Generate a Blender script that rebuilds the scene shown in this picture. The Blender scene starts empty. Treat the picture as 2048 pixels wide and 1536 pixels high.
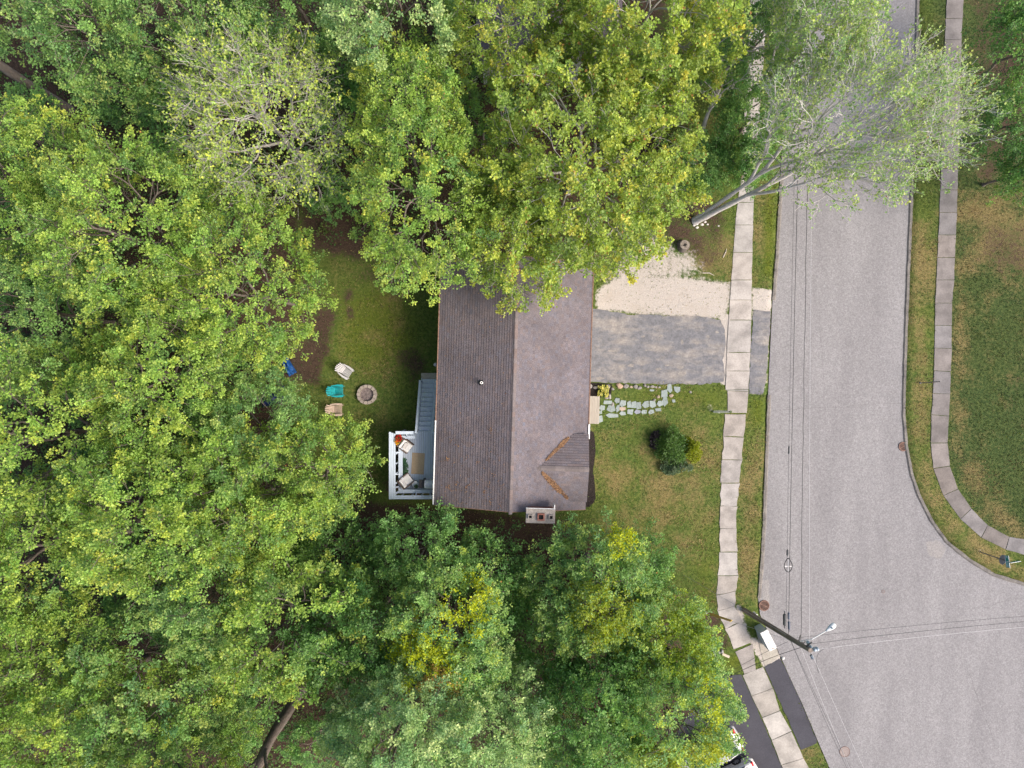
import bpy, math, random
import numpy as np
from mathutils import Vector, Matrix, Quaternion

# ------------------------------------------------------------------ camera, sky, sun, exposure
scene = bpy.context.scene
col = scene.collection
R = math.radians
CAM_H = 48.0            # metres above the ground
FPX = 1422.0            # focal length in pixels of a 2048 px wide picture
cam_d = bpy.data.cameras.new('camera')
cam = bpy.data.objects.new('camera', cam_d)
col.objects.link(cam)
cam.location = (0, 0, CAM_H)
cam.rotation_euler = (0, 0, 0)
cam_d.sensor_width = 36.0
cam_d.lens = 36.0 * FPX / 2048.0
cam_d.clip_start = 0.5
cam_d.clip_end = 2000.0
scene.camera = cam

SUN_EL, SUN_AZ = 41.0, 110.0      # azimuth clockwise from +Y (image up)
world = bpy.data.worlds.new('World')
scene.world = world
world.use_nodes = True
wn = world.node_tree.nodes
wl = world.node_tree.links
bg = wn['Background']
sky = wn.new('ShaderNodeTexSky')
sky.sky_type = 'NISHITA'
sky.sun_disc = False
sky.sun_elevation = R(SUN_EL)
sky.sun_rotation = R(SUN_AZ)
sky.air_density = 1.0
sky.dust_density = 4.0
sky.ozone_density = 0.6
wl.new(sky.outputs[0], bg.inputs[0])
bg.inputs[1].default_value = 0.15
sun_d = bpy.data.lights.new('sun', 'SUN')
sun_d.energy = 2.5
sun_d.angle = R(34)
sun_d.color = (1.0, 0.93, 0.83)
sun = bpy.data.objects.new('sun', sun_d)
col.objects.link(sun)
sv = Vector((math.sin(R(SUN_AZ)) * math.cos(R(SUN_EL)), math.cos(R(SUN_AZ)) * math.cos(R(SUN_EL)), math.sin(R(SUN_EL))))
sun.rotation_euler = sv.to_track_quat('Z', 'Y').to_euler()
vs = scene.view_settings
vs.view_transform = 'Standard'
vs.look = 'None'
vs.exposure = 0.86
vs.gamma = 1.0
vs.use_curve_mapping = False
scene.cycles.max_bounces = 8
scene.cycles.diffuse_bounces = 5
scene.cycles.transmission_bounces = 4
scene.cycles.use_adaptive_sampling = True

rng = np.random.default_rng(7)
random.seed(7)

def P(px, py, z=0.0):
    """a point of the place, surveyed from its position in the aerial picture and its height"""
    k = (CAM_H - z) / FPX
    return Vector(((px - 1024.0) * k, (768.0 - py) * k, z))

def P2(px, py, z=0.0):
    v = P(px, py, z)
    return (v.x, v.y)

# ------------------------------------------------------------------ materials
MATS = {}
def nodes_of(name):
    m = bpy.data.materials.new(name)
    m.use_nodes = True
    return m, m.node_tree.nodes, m.node_tree.links, m.node_tree.nodes['Principled BSDF']

def mat(name, c, c2=None, scale=4.0, rough=0.85, metal=0.0, bump=0.0, bscale=None, detail=6.0, spec=0.3,
        stretch=None, lo=0.35, hi=0.65, fine=0.0, coords='Object'):
    """noise-mottled surface: c and c2 mixed by noise, an extra fine grain and a bump"""
    if name in MATS:
        return MATS[name]
    m, n, l, b = nodes_of(name)
    b.inputs['Roughness'].default_value = rough
    b.inputs['Metallic'].default_value = metal
    b.inputs['Specular IOR Level'].default_value = spec
    tc = n.new('ShaderNodeTexCoord')
    src = tc.outputs[coords]
    if stretch:
        mp = n.new('ShaderNodeMapping')
        mp.inputs['Scale'].default_value = stretch
        l.new(src, mp.inputs[0])
        src = mp.outputs[0]
    c2 = c2 or tuple(x * 0.75 for x in c)
    nz = n.new('ShaderNodeTexNoise')
    nz.inputs['Scale'].default_value = scale
    nz.inputs['Detail'].default_value = detail
    nz.inputs['Roughness'].default_value = 0.62
    l.new(src, nz.inputs['Vector'])
    mr = n.new('ShaderNodeMapRange')
    mr.inputs[1].default_value = lo
    mr.inputs[2].default_value = hi
    l.new(nz.outputs[0], mr.inputs[0])
    mx = n.new('ShaderNodeMix')
    mx.data_type = 'RGBA'
    mx.inputs[6].default_value = (*c, 1)
    mx.inputs[7].default_value = (*c2, 1)
    l.new(mr.outputs[0], mx.inputs[0])
    out = mx.outputs[2]
    if fine:
        n2 = n.new('ShaderNodeTexNoise')
        n2.inputs['Scale'].default_value = scale * 14
        n2.inputs['Detail'].default_value = 3
        l.new(src, n2.inputs['Vector'])
        m2 = n.new('ShaderNodeMapRange')
        m2.inputs[1].default_value = 0.3
        m2.inputs[2].default_value = 0.7
        m2.inputs[3].default_value = 1 - fine
        m2.inputs[4].default_value = 1 + fine
        l.new(n2.outputs[0], m2.inputs[0])
        mm = n.new('ShaderNodeMix')
        mm.data_type = 'RGBA'
        mm.blend_type = 'MULTIPLY'
        mm.inputs[0].default_value = 1.0
        l.new(out, mm.inputs[6])
        l.new(m2.outputs[0], mm.inputs[7])
        out = mm.outputs[2]
    l.new(out, b.inputs['Base Color'])
    if bump:
        nb = n.new('ShaderNodeTexNoise')
        nb.inputs['Scale'].default_value = bscale or scale * 6
        nb.inputs['Detail'].default_value = 4
        l.new(src, nb.inputs['Vector'])
        bp = n.new('ShaderNodeBump')
        bp.inputs['Strength'].default_value = bump
        bp.inputs['Distance'].default_value = 0.03
        l.new(nb.outputs[0], bp.inputs['Height'])
        l.new(bp.outputs[0], b.inputs['Normal'])
    MATS[name] = m
    return m

def leaf_mat(name, trans=0.42, rough=0.5, attr='leafcol', spec=0.35):
    if name in MATS:
        return MATS[name]
    m, n, l, b = nodes_of(name)
    at = n.new('ShaderNodeAttribute')
    at.attribute_name = attr
    l.new(at.outputs['Color'], b.inputs['Base Color'])
    b.inputs['Roughness'].default_value = rough
    b.inputs['Specular IOR Level'].default_value = spec
    if trans:
        tr = n.new('ShaderNodeBsdfTranslucent')
        hs = n.new('ShaderNodeHueSaturation')
        hs.inputs['Hue'].default_value = 0.485
        hs.inputs['Saturation'].default_value = 1.1
        hs.inputs['Value'].default_value = 1.5
        l.new(at.outputs['Color'], hs.inputs['Color'])
        l.new(hs.outputs[0], tr.inputs['Color'])
        mx = n.new('ShaderNodeMixShader')
        mx.inputs[0].default_value = trans
        l.new(b.outputs[0], mx.inputs[1])
        l.new(tr.outputs[0], mx.inputs[2])
        l.new(mx.outputs[0], n['Material Output'].inputs[0])
    MATS[name] = m
    return m

def attr_mat(name, rough=0.9, grain=0.25, gscale=60.0, stain=None, attr='piececol', bump=0.3, spec=0.2):
    """colour of each piece from its own face colour, with a fine grain and, if asked, large weather stains"""
    m, n, l, b = nodes_of(name)
    at = n.new('ShaderNodeAttribute')
    at.attribute_name = attr
    out = at.outputs['Color']
    tc = n.new('ShaderNodeTexCoord')
    def mul(out, scale, lo, hi, a, d, stretch=None):
        src = tc.outputs['Object']
        if stretch:
            mp = n.new('ShaderNodeMapping')
            mp.inputs['Scale'].default_value = stretch
            l.new(src, mp.inputs[0])
            src = mp.outputs[0]
        nz = n.new('ShaderNodeTexNoise')
        nz.inputs['Scale'].default_value = scale
        nz.inputs['Detail'].default_value = d
        l.new(src, nz.inputs['Vector'])
        mr = n.new('ShaderNodeMapRange')
        mr.inputs[1].default_value = lo
        mr.inputs[2].default_value = hi
        mr.inputs[3].default_value = 1 - a
        mr.inputs[4].default_value = 1 + a * 0.5
        l.new(nz.outputs[0], mr.inputs[0])
        mm = n.new('ShaderNodeMix')
        mm.data_type = 'RGBA'
        mm.blend_type = 'MULTIPLY'
        mm.inputs[0].default_value = 1.0
        l.new(out, mm.inputs[6])
        l.new(mr.outputs[0], mm.inputs[7])
        return mm.outputs[2], nz
    out, nz = mul(out, gscale, 0.3, 0.7, grain, 3)
    if stain:
        out, _ = mul(out, stain[0], 0.32, 0.6, stain[1], 5, stain[2] if len(stain) > 2 else None)
    l.new(out, b.inputs['Base Color'])
    b.inputs['Roughness'].default_value = rough
    b.inputs['Specular IOR Level'].default_value = spec
    if bump:
        bp = n.new('ShaderNodeBump')
        bp.inputs['Strength'].default_value = bump
        bp.inputs['Distance'].default_value = 0.02
        l.new(nz.outputs[0], bp.inputs['Height'])
        l.new(bp.outputs[0], b.inputs['Normal'])
    MATS[name] = m
    return m

# ------------------------------------------------------------------ mesh helpers
def link(o, parent=None):
    col.objects.link(o)
    if parent is not None:
        o.parent = parent
    return o

def tag(o, label=None, cat=None, group=None, kind=None):
    if label: o['label'] = label
    if cat: o['category'] = cat
    if group: o['group'] = group
    if kind: o['kind'] = kind
    return o

def thing(name, label, cat, loc=(0, 0, 0), rz=0.0, group=None):
    o = bpy.data.objects.new(name, None)
    o.empty_display_size = 0.3
    o.location = loc
    o.rotation_euler = (0, 0, rz)
    link(o)
    return tag(o, label, cat, group)

def struct(name, label=None):
    o = bpy.data.objects.new(name, None)
    link(o)
    return tag(o, label, kind='structure')

def np_mesh(name, V, Q, facecol=None, attr='leafcol', smooth=False):
    """mesh from numpy: V (n,3), Q (m,k) faces of k corners, facecol (m,3)"""
    me = bpy.data.meshes.new(name)
    m, k = Q.shape
    me.vertices.add(len(V))
    me.vertices.foreach_set('co', np.ascontiguousarray(V, dtype=np.float32).ravel())
    me.loops.add(m * k)
    me.loops.foreach_set('vertex_index', np.ascontiguousarray(Q, dtype=np.int32).ravel())
    me.polygons.add(m)
    me.polygons.foreach_set('loop_start', np.arange(m, dtype=np.int32) * k)
    me.polygons.foreach_set('use_smooth', np.full(m, bool(smooth)))
    if facecol is not None:
        a = me.attributes.new(attr, 'FLOAT_COLOR', 'FACE')
        c4 = np.ones((m, 4), dtype=np.float32)
        c4[:, :3] = facecol
        a.data.foreach_set('color', c4.ravel())
    me.update(calc_edges=True)
    return me

class MB:
    """collects solids into one mesh"""
    def __init__(s):
        s.v, s.f, s.c = [], [], []
    def add(s, vs_, fs, c=None):
        o = len(s.v)
        s.v += [tuple(x) for x in vs_]
        s.f += [tuple(i + o for i in f) for f in fs]
        s.c += [c or (1, 1, 1)] * len(fs)
        return s
    def box(s, c, d, rz=0.0, M=None, col_=None, taper=None):
        hx, hy, hz = d[0] / 2, d[1] / 2, d[2] / 2
        t = taper or 1.0
        pts = [(-hx, -hy, -hz), (hx, -hy, -hz), (hx, hy, -hz), (-hx, hy, -hz),
               (-hx * t, -hy * t, hz), (hx * t, -hy * t, hz), (hx * t, hy * t, hz), (-hx * t, hy * t, hz)]
        M = M or Matrix.Rotation(rz, 3, 'Z')
        c = Vector(c)
        return s.add([c + M @ Vector(p) for p in pts],
                     [(0, 3, 2, 1), (4, 5, 6, 7), (0, 1, 5, 4), (1, 2, 6, 5), (2, 3, 7, 6), (3, 0, 4, 7)], col_)
    def prism(s, poly, z0, z1, col_=None, inset=0.0):
        n = len(poly)
        cx = sum(p[0] for p in poly) / n
        cy = sum(p[1] for p in poly) / n
        top = [(p[0] + (cx - p[0]) * inset, p[1] + (cy - p[1]) * inset, z1) for p in poly]
        return s.add([(p[0], p[1], z0) for p in poly] + top,
                     [tuple(range(n - 1, -1, -1)), tuple(range(n, 2 * n))] +
                     [(i, (i + 1) % n, n + (i + 1) % n, n + i) for i in range(n)], col_)
    def bar(s, a, b, w, h, col_=None, up=(0, 0, 1)):
        a, b = Vector(a), Vector(b)
        d = (b - a)
        L = d.length
        d.normalize()
        u = Vector(up)
        if abs(d.dot(u)) > 0.98: u = Vector((0, 1, 0))
        y = u.cross(d).normalized()
        z = d.cross(y)
        M = Matrix((d, y, z)).transposed()
        return s.box((a + b) / 2, (L, w, h), M=M, col_=col_)
    def tube(s, pts, rad, k=8, cap=True, col_=None):
        pts = [Vector(p) for p in pts]
        if not isinstance(rad, (list, tuple)): rad = [rad] * len(pts)
        n = len(pts)
        vs_, fs = [], []
        ref = None
        for i, p in enumerate(pts):
            t = (pts[min(i + 1, n - 1)] - pts[max(i - 1, 0)]).normalized()
            if ref is None:
                ref = Vector((0, 0, 1)) if abs(t.z) < 0.9 else Vector((1, 0, 0))
            x = ref.cross(t)
            if x.length < 1e-4:
                x = Vector((0, 1, 0)).cross(t)
            x.normalize()
            y = t.cross(x)
            ref = y if False else ref
            for j in range(k):
                a = 2 * math.pi * j / k
                vs_.append(p + (x * math.cos(a) + y * math.sin(a)) * rad[i])
        for i in range(n - 1):
            for j in range(k):
                fs.append((i * k + j, i * k + (j + 1) % k, (i + 1) * k + (j + 1) % k, (i + 1) * k + j))
        if cap:
            fs.append(tuple(range(k - 1, -1, -1)))
            fs.append(tuple((n - 1) * k + j for j in range(k)))
        return s.add(vs_, fs, col_)
    def lathe(s, prof, k=20, c=(0, 0, 0), col_=None):
        """prof: (radius, z) pairs from bottom to top"""
        return s.tube2(prof, k, c, col_)
    def tube2(s, prof, k, c, col_=None):
        vs_, fs = [], []
        for r_, z in prof:
            for j in range(k):
                a = 2 * math.pi * j / k
                vs_.append((c[0] + r_ * math.cos(a), c[1] + r_ * math.sin(a), c[2] + z))
        for i in range(len(prof) - 1):
            for j in range(k):
                fs.append((i * k + j, i * k + (j + 1) % k, (i + 1) * k + (j + 1) % k, (i + 1) * k + j))
        fs.append(tuple(range(k - 1, -1, -1)))
        fs.append(tuple((len(prof) - 1) * k + j for j in range(k)))
        return s.add(vs_, fs, col_)
    def mesh(s, name, smooth=False, attr=None, bevel=0):
        me = bpy.data.meshes.new(name)
        me.from_pydata(s.v, [], s.f)
        if attr:
            a = me.attributes.new(attr, 'FLOAT_COLOR', 'FACE')
            for i, c in enumerate(s.c):
                a.data[i].color = (*c, 1)
        if smooth:
            for p in me.polygons: p.use_smooth = True
        me.update()
        return me
    def build(s, name, m, parent=None, smooth=False, attr=None, bevel=0.0):
        o = bpy.data.objects.new(name, s.mesh(name, smooth, attr))
        o.data.materials.append(m)
        link(o, parent)
        if bevel:
            b = o.modifiers.new('bevel', 'BEVEL')
            b.width = bevel
            b.segments = 2
            b.limit_method = 'ANGLE'
        return o

def obj(name, me, m, parent=None):
    o = bpy.data.objects.new(name, me)
    if m and not me.materials: me.materials.append(m)
    return link(o, parent)

def copy_thing(root):
    r = root.copy()
    link(r)
    for ch in root.children:
        c = ch.copy()
        link(c, r)
        for g in ch.children:
            d = g.copy()
            link(d, c)
    return r

def smoothstep(a, b, x):
    t = np.clip((x - a) / (b - a), 0, 1)
    return t * t * (3 - 2 * t)

def poly_sd(pts, poly):
    """signed distance, positive inside; pts (n,2), poly list of (x,y)"""
    x, y = pts[:, 0], pts[:, 1]
    d = np.full(len(pts), 1e9)
    ins = np.zeros(len(pts), bool)
    n = len(poly)
    for i in range(n):
        ax, ay = poly[i]
        bx, by = poly[(i + 1) % n]
        ex, ey = bx - ax, by - ay
        t = np.clip(((x - ax) * ex + (y - ay) * ey) / (ex * ex + ey * ey + 1e-12), 0, 1)
        d = np.minimum(d, np.hypot(x - ax - t * ex, y - ay - t * ey))
        c = ((ay > y) != (by > y))
        with np.errstate(divide='ignore', invalid='ignore'):
            xi = ax + (y - ay) * ex / (ey if ey != 0 else 1e-9)
        ins ^= c & (x < xi)
    return np.where(ins, d, -d)

def vnoise(p, scale, seed=0):
    """cheap value noise in the plane, 0..1"""
    r_ = np.random.default_rng(seed)
    T = r_.random((64, 64))
    q = p * scale + 1000.0
    i = np.floor(q).astype(int)
    f = q - i
    f = f * f * (3 - 2 * f)
    a = T[i[:, 0] % 64, i[:, 1] % 64]
    b = T[(i[:, 0] + 1) % 64, i[:, 1] % 64]
    c = T[i[:, 0] % 64, (i[:, 1] + 1) % 64]
    d = T[(i[:, 0] + 1) % 64, (i[:, 1] + 1) % 64]
    return (a * (1 - f[:, 0]) + b * f[:, 0]) * (1 - f[:, 1]) + (c * (1 - f[:, 0]) + d * f[:, 0]) * f[:, 1]

def densify(poly, step, jit, seed, closed=True):
    """walk round a polygon at a step and shake it, for ragged natural edges"""
    r_ = random.Random(seed)
    out = []
    n = len(poly)
    for i in range(n if closed else n - 1):
        a, b = Vector(poly[i]).to_2d(), Vector(poly[(i + 1) % n]).to_2d()
        m = max(1, int((b - a).length / step))
        nrm = Vector((-(b - a).y, (b - a).x)).normalized()
        for j in range(m):
            q = a.lerp(b, j / m) + nrm * r_.uniform(-jit, jit)
            out.append((q.x, q.y))
    return out

# ------------------------------------------------------------------ the setting: ground
ROAD_PX = [(1592, -120), (1584, 0), (1574, 180), (1561, 370), (1552, 520), (1546, 600), (1541, 700), (1537, 790), (1531, 930),
           (1527, 1050), (1522, 1130), (1517, 1197), (1521, 1230), (1536, 1262), (1556, 1300), (1578, 1350), (1606, 1410),
           (1634, 1477), (1657, 1530), (1690, 1610), (1760, 1760), (2400, 1760), (2400, 1260), (2200, 1205), (2048, 1166), (1990, 1148),
           (1940, 1118), (1895, 1082), (1865, 1040), (1840, 990), (1826, 950), (1815, 890), (1810, 830), (1811, 760),
           (1815, 650), (1820, 520), (1826, 380), (1833, 200), (1838, 0), (1842, -120)]
ROAD = [P2(*q) for q in ROAD_PX]

def axis(a, b, step, far):
    fine = np.arange(a, b + 1e-6, step)
    left = a - np.cumsum(np.geomspace(step * 1.5, far * 0.3, 14))[::-1]
    right = b + np.cumsum(np.geomspace(step * 1.5, far * 0.3, 14))
    return np.concatenate([left, fine, right])

gx = axis(-40, 44, 0.25, 500)
gy = axis(-32, 32, 0.25, 500)
GX, GY = np.meshgrid(gx, gy)
gp = np.stack([GX.ravel(), GY.ravel()], 1)
gpx = np.stack([gp[:, 0] * FPX / CAM_H + 1024, 768 - gp[:, 1] * FPX / CAM_H], 1)   # survey pixels

def zones(gp, gpx):
    def zone(poly, feather):
        return np.clip(0.5 + poly_sd(gpx, poly) / feather, 0, 1)
    sd_road = poly_sd(gp, ROAD)
    gz = -0.22 * smoothstep(-0.2, 0.05, sd_road) + 0.02 * (vnoise(gp, 0.6, 3) - 0.5) * (sd_road < -0.5)
    litter = np.maximum.reduce([
        zone([(-4000, -4000), (560, -4000), (600, 520), (655, 620), (560, 700), (640, 690), (590, 760), (600, 980), (480, 1010), (-4000, 1100)], 60),
        zone([(-4000, 1000), (470, 1015), (690, 1000), (880, 1010), (1170, 1045), (1200, 1120), (1330, 1220), (1400, 1350), (1420, 4000), (-4000, 4000)], 40),
        zone([(500, -4000), (1280, -4000), (1330, 300), (1230, 470), (1100, 500), (900, 520), (720, 520), (600, 500)], 60),
        0.9 * zone([(580, 690), (640, 660), (660, 700), (640, 770), (590, 770)], 40),
        0.75 * zone([(760, 990), (785, 850), (870, 860), (870, 1010)], 40),
        0.62 * zone([(1310, 400), (1400, 380), (1465, 400), (1455, 545), (1390, 540), (1330, 500)], 60),
        0.85 * zone([(1320, 440), (1390, 440), (1395, 490), (1330, 490)], 40),
        0.8 * zone([(1385, 1215), (1445, 1225), (1460, 1290), (1430, 1320), (1390, 1260)], 30),
        0.5 * zone([(2000, 560), (2030, 600), (2010, 660), (1985, 640)], 60),
    0.48 * zone([(2010, 760), (2048, 740), (2060, 900), (2020, 880)], 70),
    0.55 * zone([(1930, 430), (2080, 420), (2080, 570), (1960, 560)], 90),
        0.65 * zone([(1925, -50), (2200, -50), (2200, 350), (1930, 400)], 160),
        0.95 * zone([(680, 580), (705, 575), (712, 600), (690, 605)], 26),
    0.95 * zone([(690, 615), (705, 612), (712, 635), (695, 640)], 22),
    0.62 * zone([(785, 690), (830, 680), (862, 720), (862, 765), (820, 770), (790, 725)], 34),
    0.9 * zone([(610, 640), (660, 600), (680, 640), (650, 700)], 40),
    0.62 * zone([(690, 560), (770, 480), (870, 500), (870, 590), (800, 600)], 60),
    ])
    sandz = np.maximum.reduce([
        np.maximum(zone([(1192, 580), (1250, 545), (1380, 555), (1462, 566), (1456, 640), (1192, 622)], 30), 0.66 * zone([(1200, 560), (1240, 500), (1290, 455), (1350, 480), (1400, 500), (1420, 560), (1300, 590)], 70)),
        zone([(1505, 575), (1546, 580), (1543, 640), (1504, 640)], 12),
        0.48 * zone([(1500, 640), (1546, 620), (1540, 795), (1494, 795)], 14),
        zone([(1440, 632), (1462, 630), (1454, 770), (1440, 770)], 8),
        0.30 * zone([(800, 730), (840, 700), (870, 720), (868, 765), (815, 775)], 40),
        0.5 * zone([(700, 810), (720, 760), (770, 780), (760, 815)], 30),
        0.9 * zone([(1468, 1215), (1480, 1205), (1500, 1270), (1560, 1300), (1570, 1330), (1528, 1335), (1500, 1290)], 14),
        0.5 * zone([(1405, 805), (1430, 800), (1432, 830), (1410, 830)], 16),
        0.32 * zone([(1945, 1090), (1975, 1095), (1970, 1112), (1945, 1108)], 16),
        0.35 * zone([(1190, 1010), (1260, 1000), (1265, 1040), (1200, 1060)], 40),
    ])
    dry = np.maximum.reduce([
        0.50 * zone([(1180, 860), (1290, 900), (1400, 830), (1450, 820), (1445, 1080), (1190, 1080)], 110),
        0.75 * zone([(1812, 430), (1872, 430), (1860, 880), (1900, 1010), (2060, 1140), (2060, 1170), (1930, 1110), (1830, 970)], 60),
        0.6 * zone([(1905, 560), (1940, 560), (1930, 900), (2048, 1060), (2060, 1085), (1975, 1050), (1905, 900)], 40),
        0.6 * zone([(1480, 880), (1532, 880), (1520, 1210), (1470, 1200)], 40),
        0.5 * zone([(1505, 380), (1530, 380), (1520, 570), (1505, 570)], 16),
        0.7 * zone([(1390, 470), (1470, 470), (1465, 560), (1380, 540)], 40),
        0.22 * zone([(620, 640), (720, 560), (800, 480), (850, 620), (760, 830), (640, 860)], 120),
        0.7 * zone([(1915, 380), (2100, 380), (2100, 560), (1920, 540)], 120),
        0.4 * zone([(1605, 1490), (1640, 1490), (1660, 1560), (1610, 1560)], 30),
    ])
    lush = np.maximum.reduce([
        0.9 * zone([(1528, 375), (1552, 375), (1548, 560), (1525, 550)], 20),
        0.8 * zone([(1495, 790), (1536, 790), (1534, 850), (1500, 860)], 30),
        0.6 * zone([(1280, 770), (1450, 770), (1450, 820), (1340, 820), (1260, 800)], 40),
        0.08 * zone([(1930, 600), (2100, 600), (2100, 1050), (1960, 950)], 120),
        0.75 * zone([(660, 580), (800, 540), (850, 700), (740, 770), (660, 720)], 80),
        0.9 * zone([(1460, 1310), (1490, 1300), (1480, 1340), (1440, 1335)], 20),
        0.8 * zone([(1485, 1240), (1515, 1255), (1505, 1270)], 12),
        0.6 * zone([(1380, 1120), (1440, 1100), (1432, 1210), (1390, 1200)], 40),
    ])
    mulch = zone([(1176, 765), (1225, 768), (1222, 795), (1176, 796)], 8)
    mulch = np.maximum(mulch, zone([(1160, 862), (1187, 862), (1192, 900), (1186, 940), (1192, 1000), (1178, 1015), (1160, 1012)], 8))
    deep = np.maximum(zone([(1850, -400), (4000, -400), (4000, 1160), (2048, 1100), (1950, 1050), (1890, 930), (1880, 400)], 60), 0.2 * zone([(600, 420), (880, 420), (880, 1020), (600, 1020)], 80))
    return sd_road, gz, litter, sandz, dry, lush, mulch, deep
sd_road, gz, litter, sandz, dry, lush, mulch, deep = zones(gp, gpx)
ny, nx = GX.shape
ii = np.arange(nx * ny).reshape(ny, nx)
Q = np.stack([ii[:-1, :-1].ravel(), ii[:-1, 1:].ravel(), ii[1:, 1:].ravel(), ii[1:, :-1].ravel()], 1)
gme = np_mesh('ground', np.column_stack([gp, gz]), Q, smooth=True)
for nm, arrs in (('zone_a', (litter, sandz, dry)), ('zone_b', (lush, mulch, deep))):
    a = gme.attributes.new(nm, 'FLOAT_COLOR', 'POINT')
    c4 = np.ones((len(gp), 4), np.float32)
    for i_, q in enumerate(arrs): c4[:, i_] = q
    a.data.foreach_set('color', c4.ravel())

def ground_material():
    m, n, l, b = nodes_of('lawn_and_soil')
    b.inputs['Roughness'].default_value = 0.95
    b.inputs['Specular IOR Level'].default_value = 0.1
    geo = n.new('ShaderNodeNewGeometry')
    def noise(scale, detail=5, rough=0.6, off=0):
        mp = n.new('ShaderNodeMapping')
        mp.inputs['Location'].default_value = (off, off * 1.7, 0)
        l.new(geo.outputs['Position'], mp.inputs[0])
        z = n.new('ShaderNodeTexNoise')
        z.inputs['Scale'].default_value = scale
        z.inputs['Detail'].default_value = detail
        z.inputs['Roughness'].default_value = rough
        l.new(mp.outputs[0], z.inputs['Vector'])
        return z.outputs[0]
    def rng_(x, a, b_, c=0.0, d=1.0, smooth=True):
        r_ = n.new('ShaderNodeMapRange')
        if smooth: r_.interpolation_type = 'SMOOTHSTEP'
        for i_, v in ((1, a), (2, b_), (3, c), (4, d)):
            r_.inputs[i_].default_value = v
        l.new(x, r_.inputs[0])
        return r_.outputs[0]
    def math_(op, x, y):
        q = n.new('ShaderNodeMath')
        q.operation = op
        for i_, v in ((0, x), (1, y)):
            if isinstance(v, (int, float)): q.inputs[i_].default_value = v
            else: l.new(v, q.inputs[i_])
        return q.outputs[0]
    def mix(f, c1, c2, mode='MIX'):
        q = n.new('ShaderNodeMix')
        q.data_type = 'RGBA'
        q.blend_type = mode
        if isinstance(f, (int, float)): q.inputs[0].default_value = f
        else: l.new(f, q.inputs[0])
        for i_, v in ((6, c1), (7, c2)):
            if isinstance(v, tuple): q.inputs[i_].default_value = (*v, 1)
            else: l.new(v, q.inputs[i_])
        return q.outputs[2]
    def attr(nm):
        a = n.new('ShaderNodeAttribute')
        a.attribute_name = nm
        s = n.new('ShaderNodeSeparateColor')
        l.new(a.outputs['Color'], s.inputs[0])
        return s.outputs
    A, B = attr('zone_a'), attr('zone_b')
    med = noise(0.55, 6, 0.65)
    big = noise(0.16, 4, 0.6, 11)
    fine = noise(5.0, 5, 0.7, 3)
    grain = noise(16.0, 3, 0.7, 5)
    # grass
    g = mix(rng_(fine, 0.32, 0.68), (0.050, 0.080, 0.016), (0.130, 0.160, 0.038))
    g = mix(rng_(big, 0.42, 0.62, 0.0, 0.6), g, mix(rng_(fine, 0.32, 0.68), (0.036, 0.074, 0.018), (0.088, 0.135, 0.032)))
    g = mix(math_('MULTIPLY', rng_(B[0], 0.2, 1.0), rng_(fine, 0.25, 0.7, 0.35, 1.0)), g, (0.105, 0.125, 0.014))
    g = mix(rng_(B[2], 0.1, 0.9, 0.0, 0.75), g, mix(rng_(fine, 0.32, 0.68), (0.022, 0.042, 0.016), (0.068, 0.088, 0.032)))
    dr = math_('ADD', A[2], math_('MULTIPLY', math_('SUBTRACT', med, 0.5), 2.6))
    dr = math_('ADD', dr, math_('MULTIPLY', math_('SUBTRACT', fine, 0.5), 1.3))
    g = mix(rng_(dr, 0.05, 0.95, 0.0, 0.85), g, mix(rng_(grain, 0.3, 0.7), (0.120, 0.085, 0.034), (0.280, 0.212, 0.098)))
    # dirt with leaf litter
    lt = mix(rng_(grain, 0.3, 0.7), (0.026, 0.017, 0.013), (0.105, 0.068, 0.050))
    lt = mix(rng_(med, 0.4, 0.65), lt, mix(rng_(fine, 0.35, 0.65), (0.030, 0.021, 0.015), (0.080, 0.054, 0.040)))
    lf = math_('ADD', A[0], math_('MULTIPLY', math_('SUBTRACT', fine, 0.5), 1.1))
    lf = math_('ADD', lf, math_('MULTIPLY', math_('SUBTRACT', med, 0.5), 1.0))
    c = mix(rng_(lf, 0.35, 0.75), g, lt)
    # sandy gravel
    sd = mix(rng_(grain, 0.25, 0.75), (0.36, 0.318, 0.285), (0.485, 0.440, 0.405))
    sd = mix(rng_(med, 0.45, 0.75, 0, 0.6), sd, (0.36, 0.31, 0.26))
    sf = math_('ADD', A[1], math_('MULTIPLY', math_('SUBTRACT', fine, 0.5), 0.8))
    sf = math_('ADD', sf, math_('MULTIPLY', math_('SUBTRACT', med, 0.5), 0.9))
    c = mix(rng_(sf, 0.40, 0.66), c, sd)
    mf = math_('ADD', B[1], math_('MULTIPLY', math_('SUBTRACT', fine, 0.5), 0.6))
    c = mix(rng_(mf, 0.42, 0.58), c, mix(rng_(grain, 0.3, 0.7), (0.012, 0.010, 0.010), (0.045, 0.035, 0.032)))
    l.new(c, b.inputs['Base Color'])
    bp = n.new('ShaderNodeBump')
    bp.inputs['Strength'].default_value = 0.8
    bp.inputs['Distance'].default_value = 0.06
    l.new(math_('ADD', grain, fine), bp.inputs['Height'])
    l.new(bp.outputs[0], b.inputs['Normal'])
    return m
ground = obj('ground', gme, ground_material())
tag(ground, kind='structure')

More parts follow.
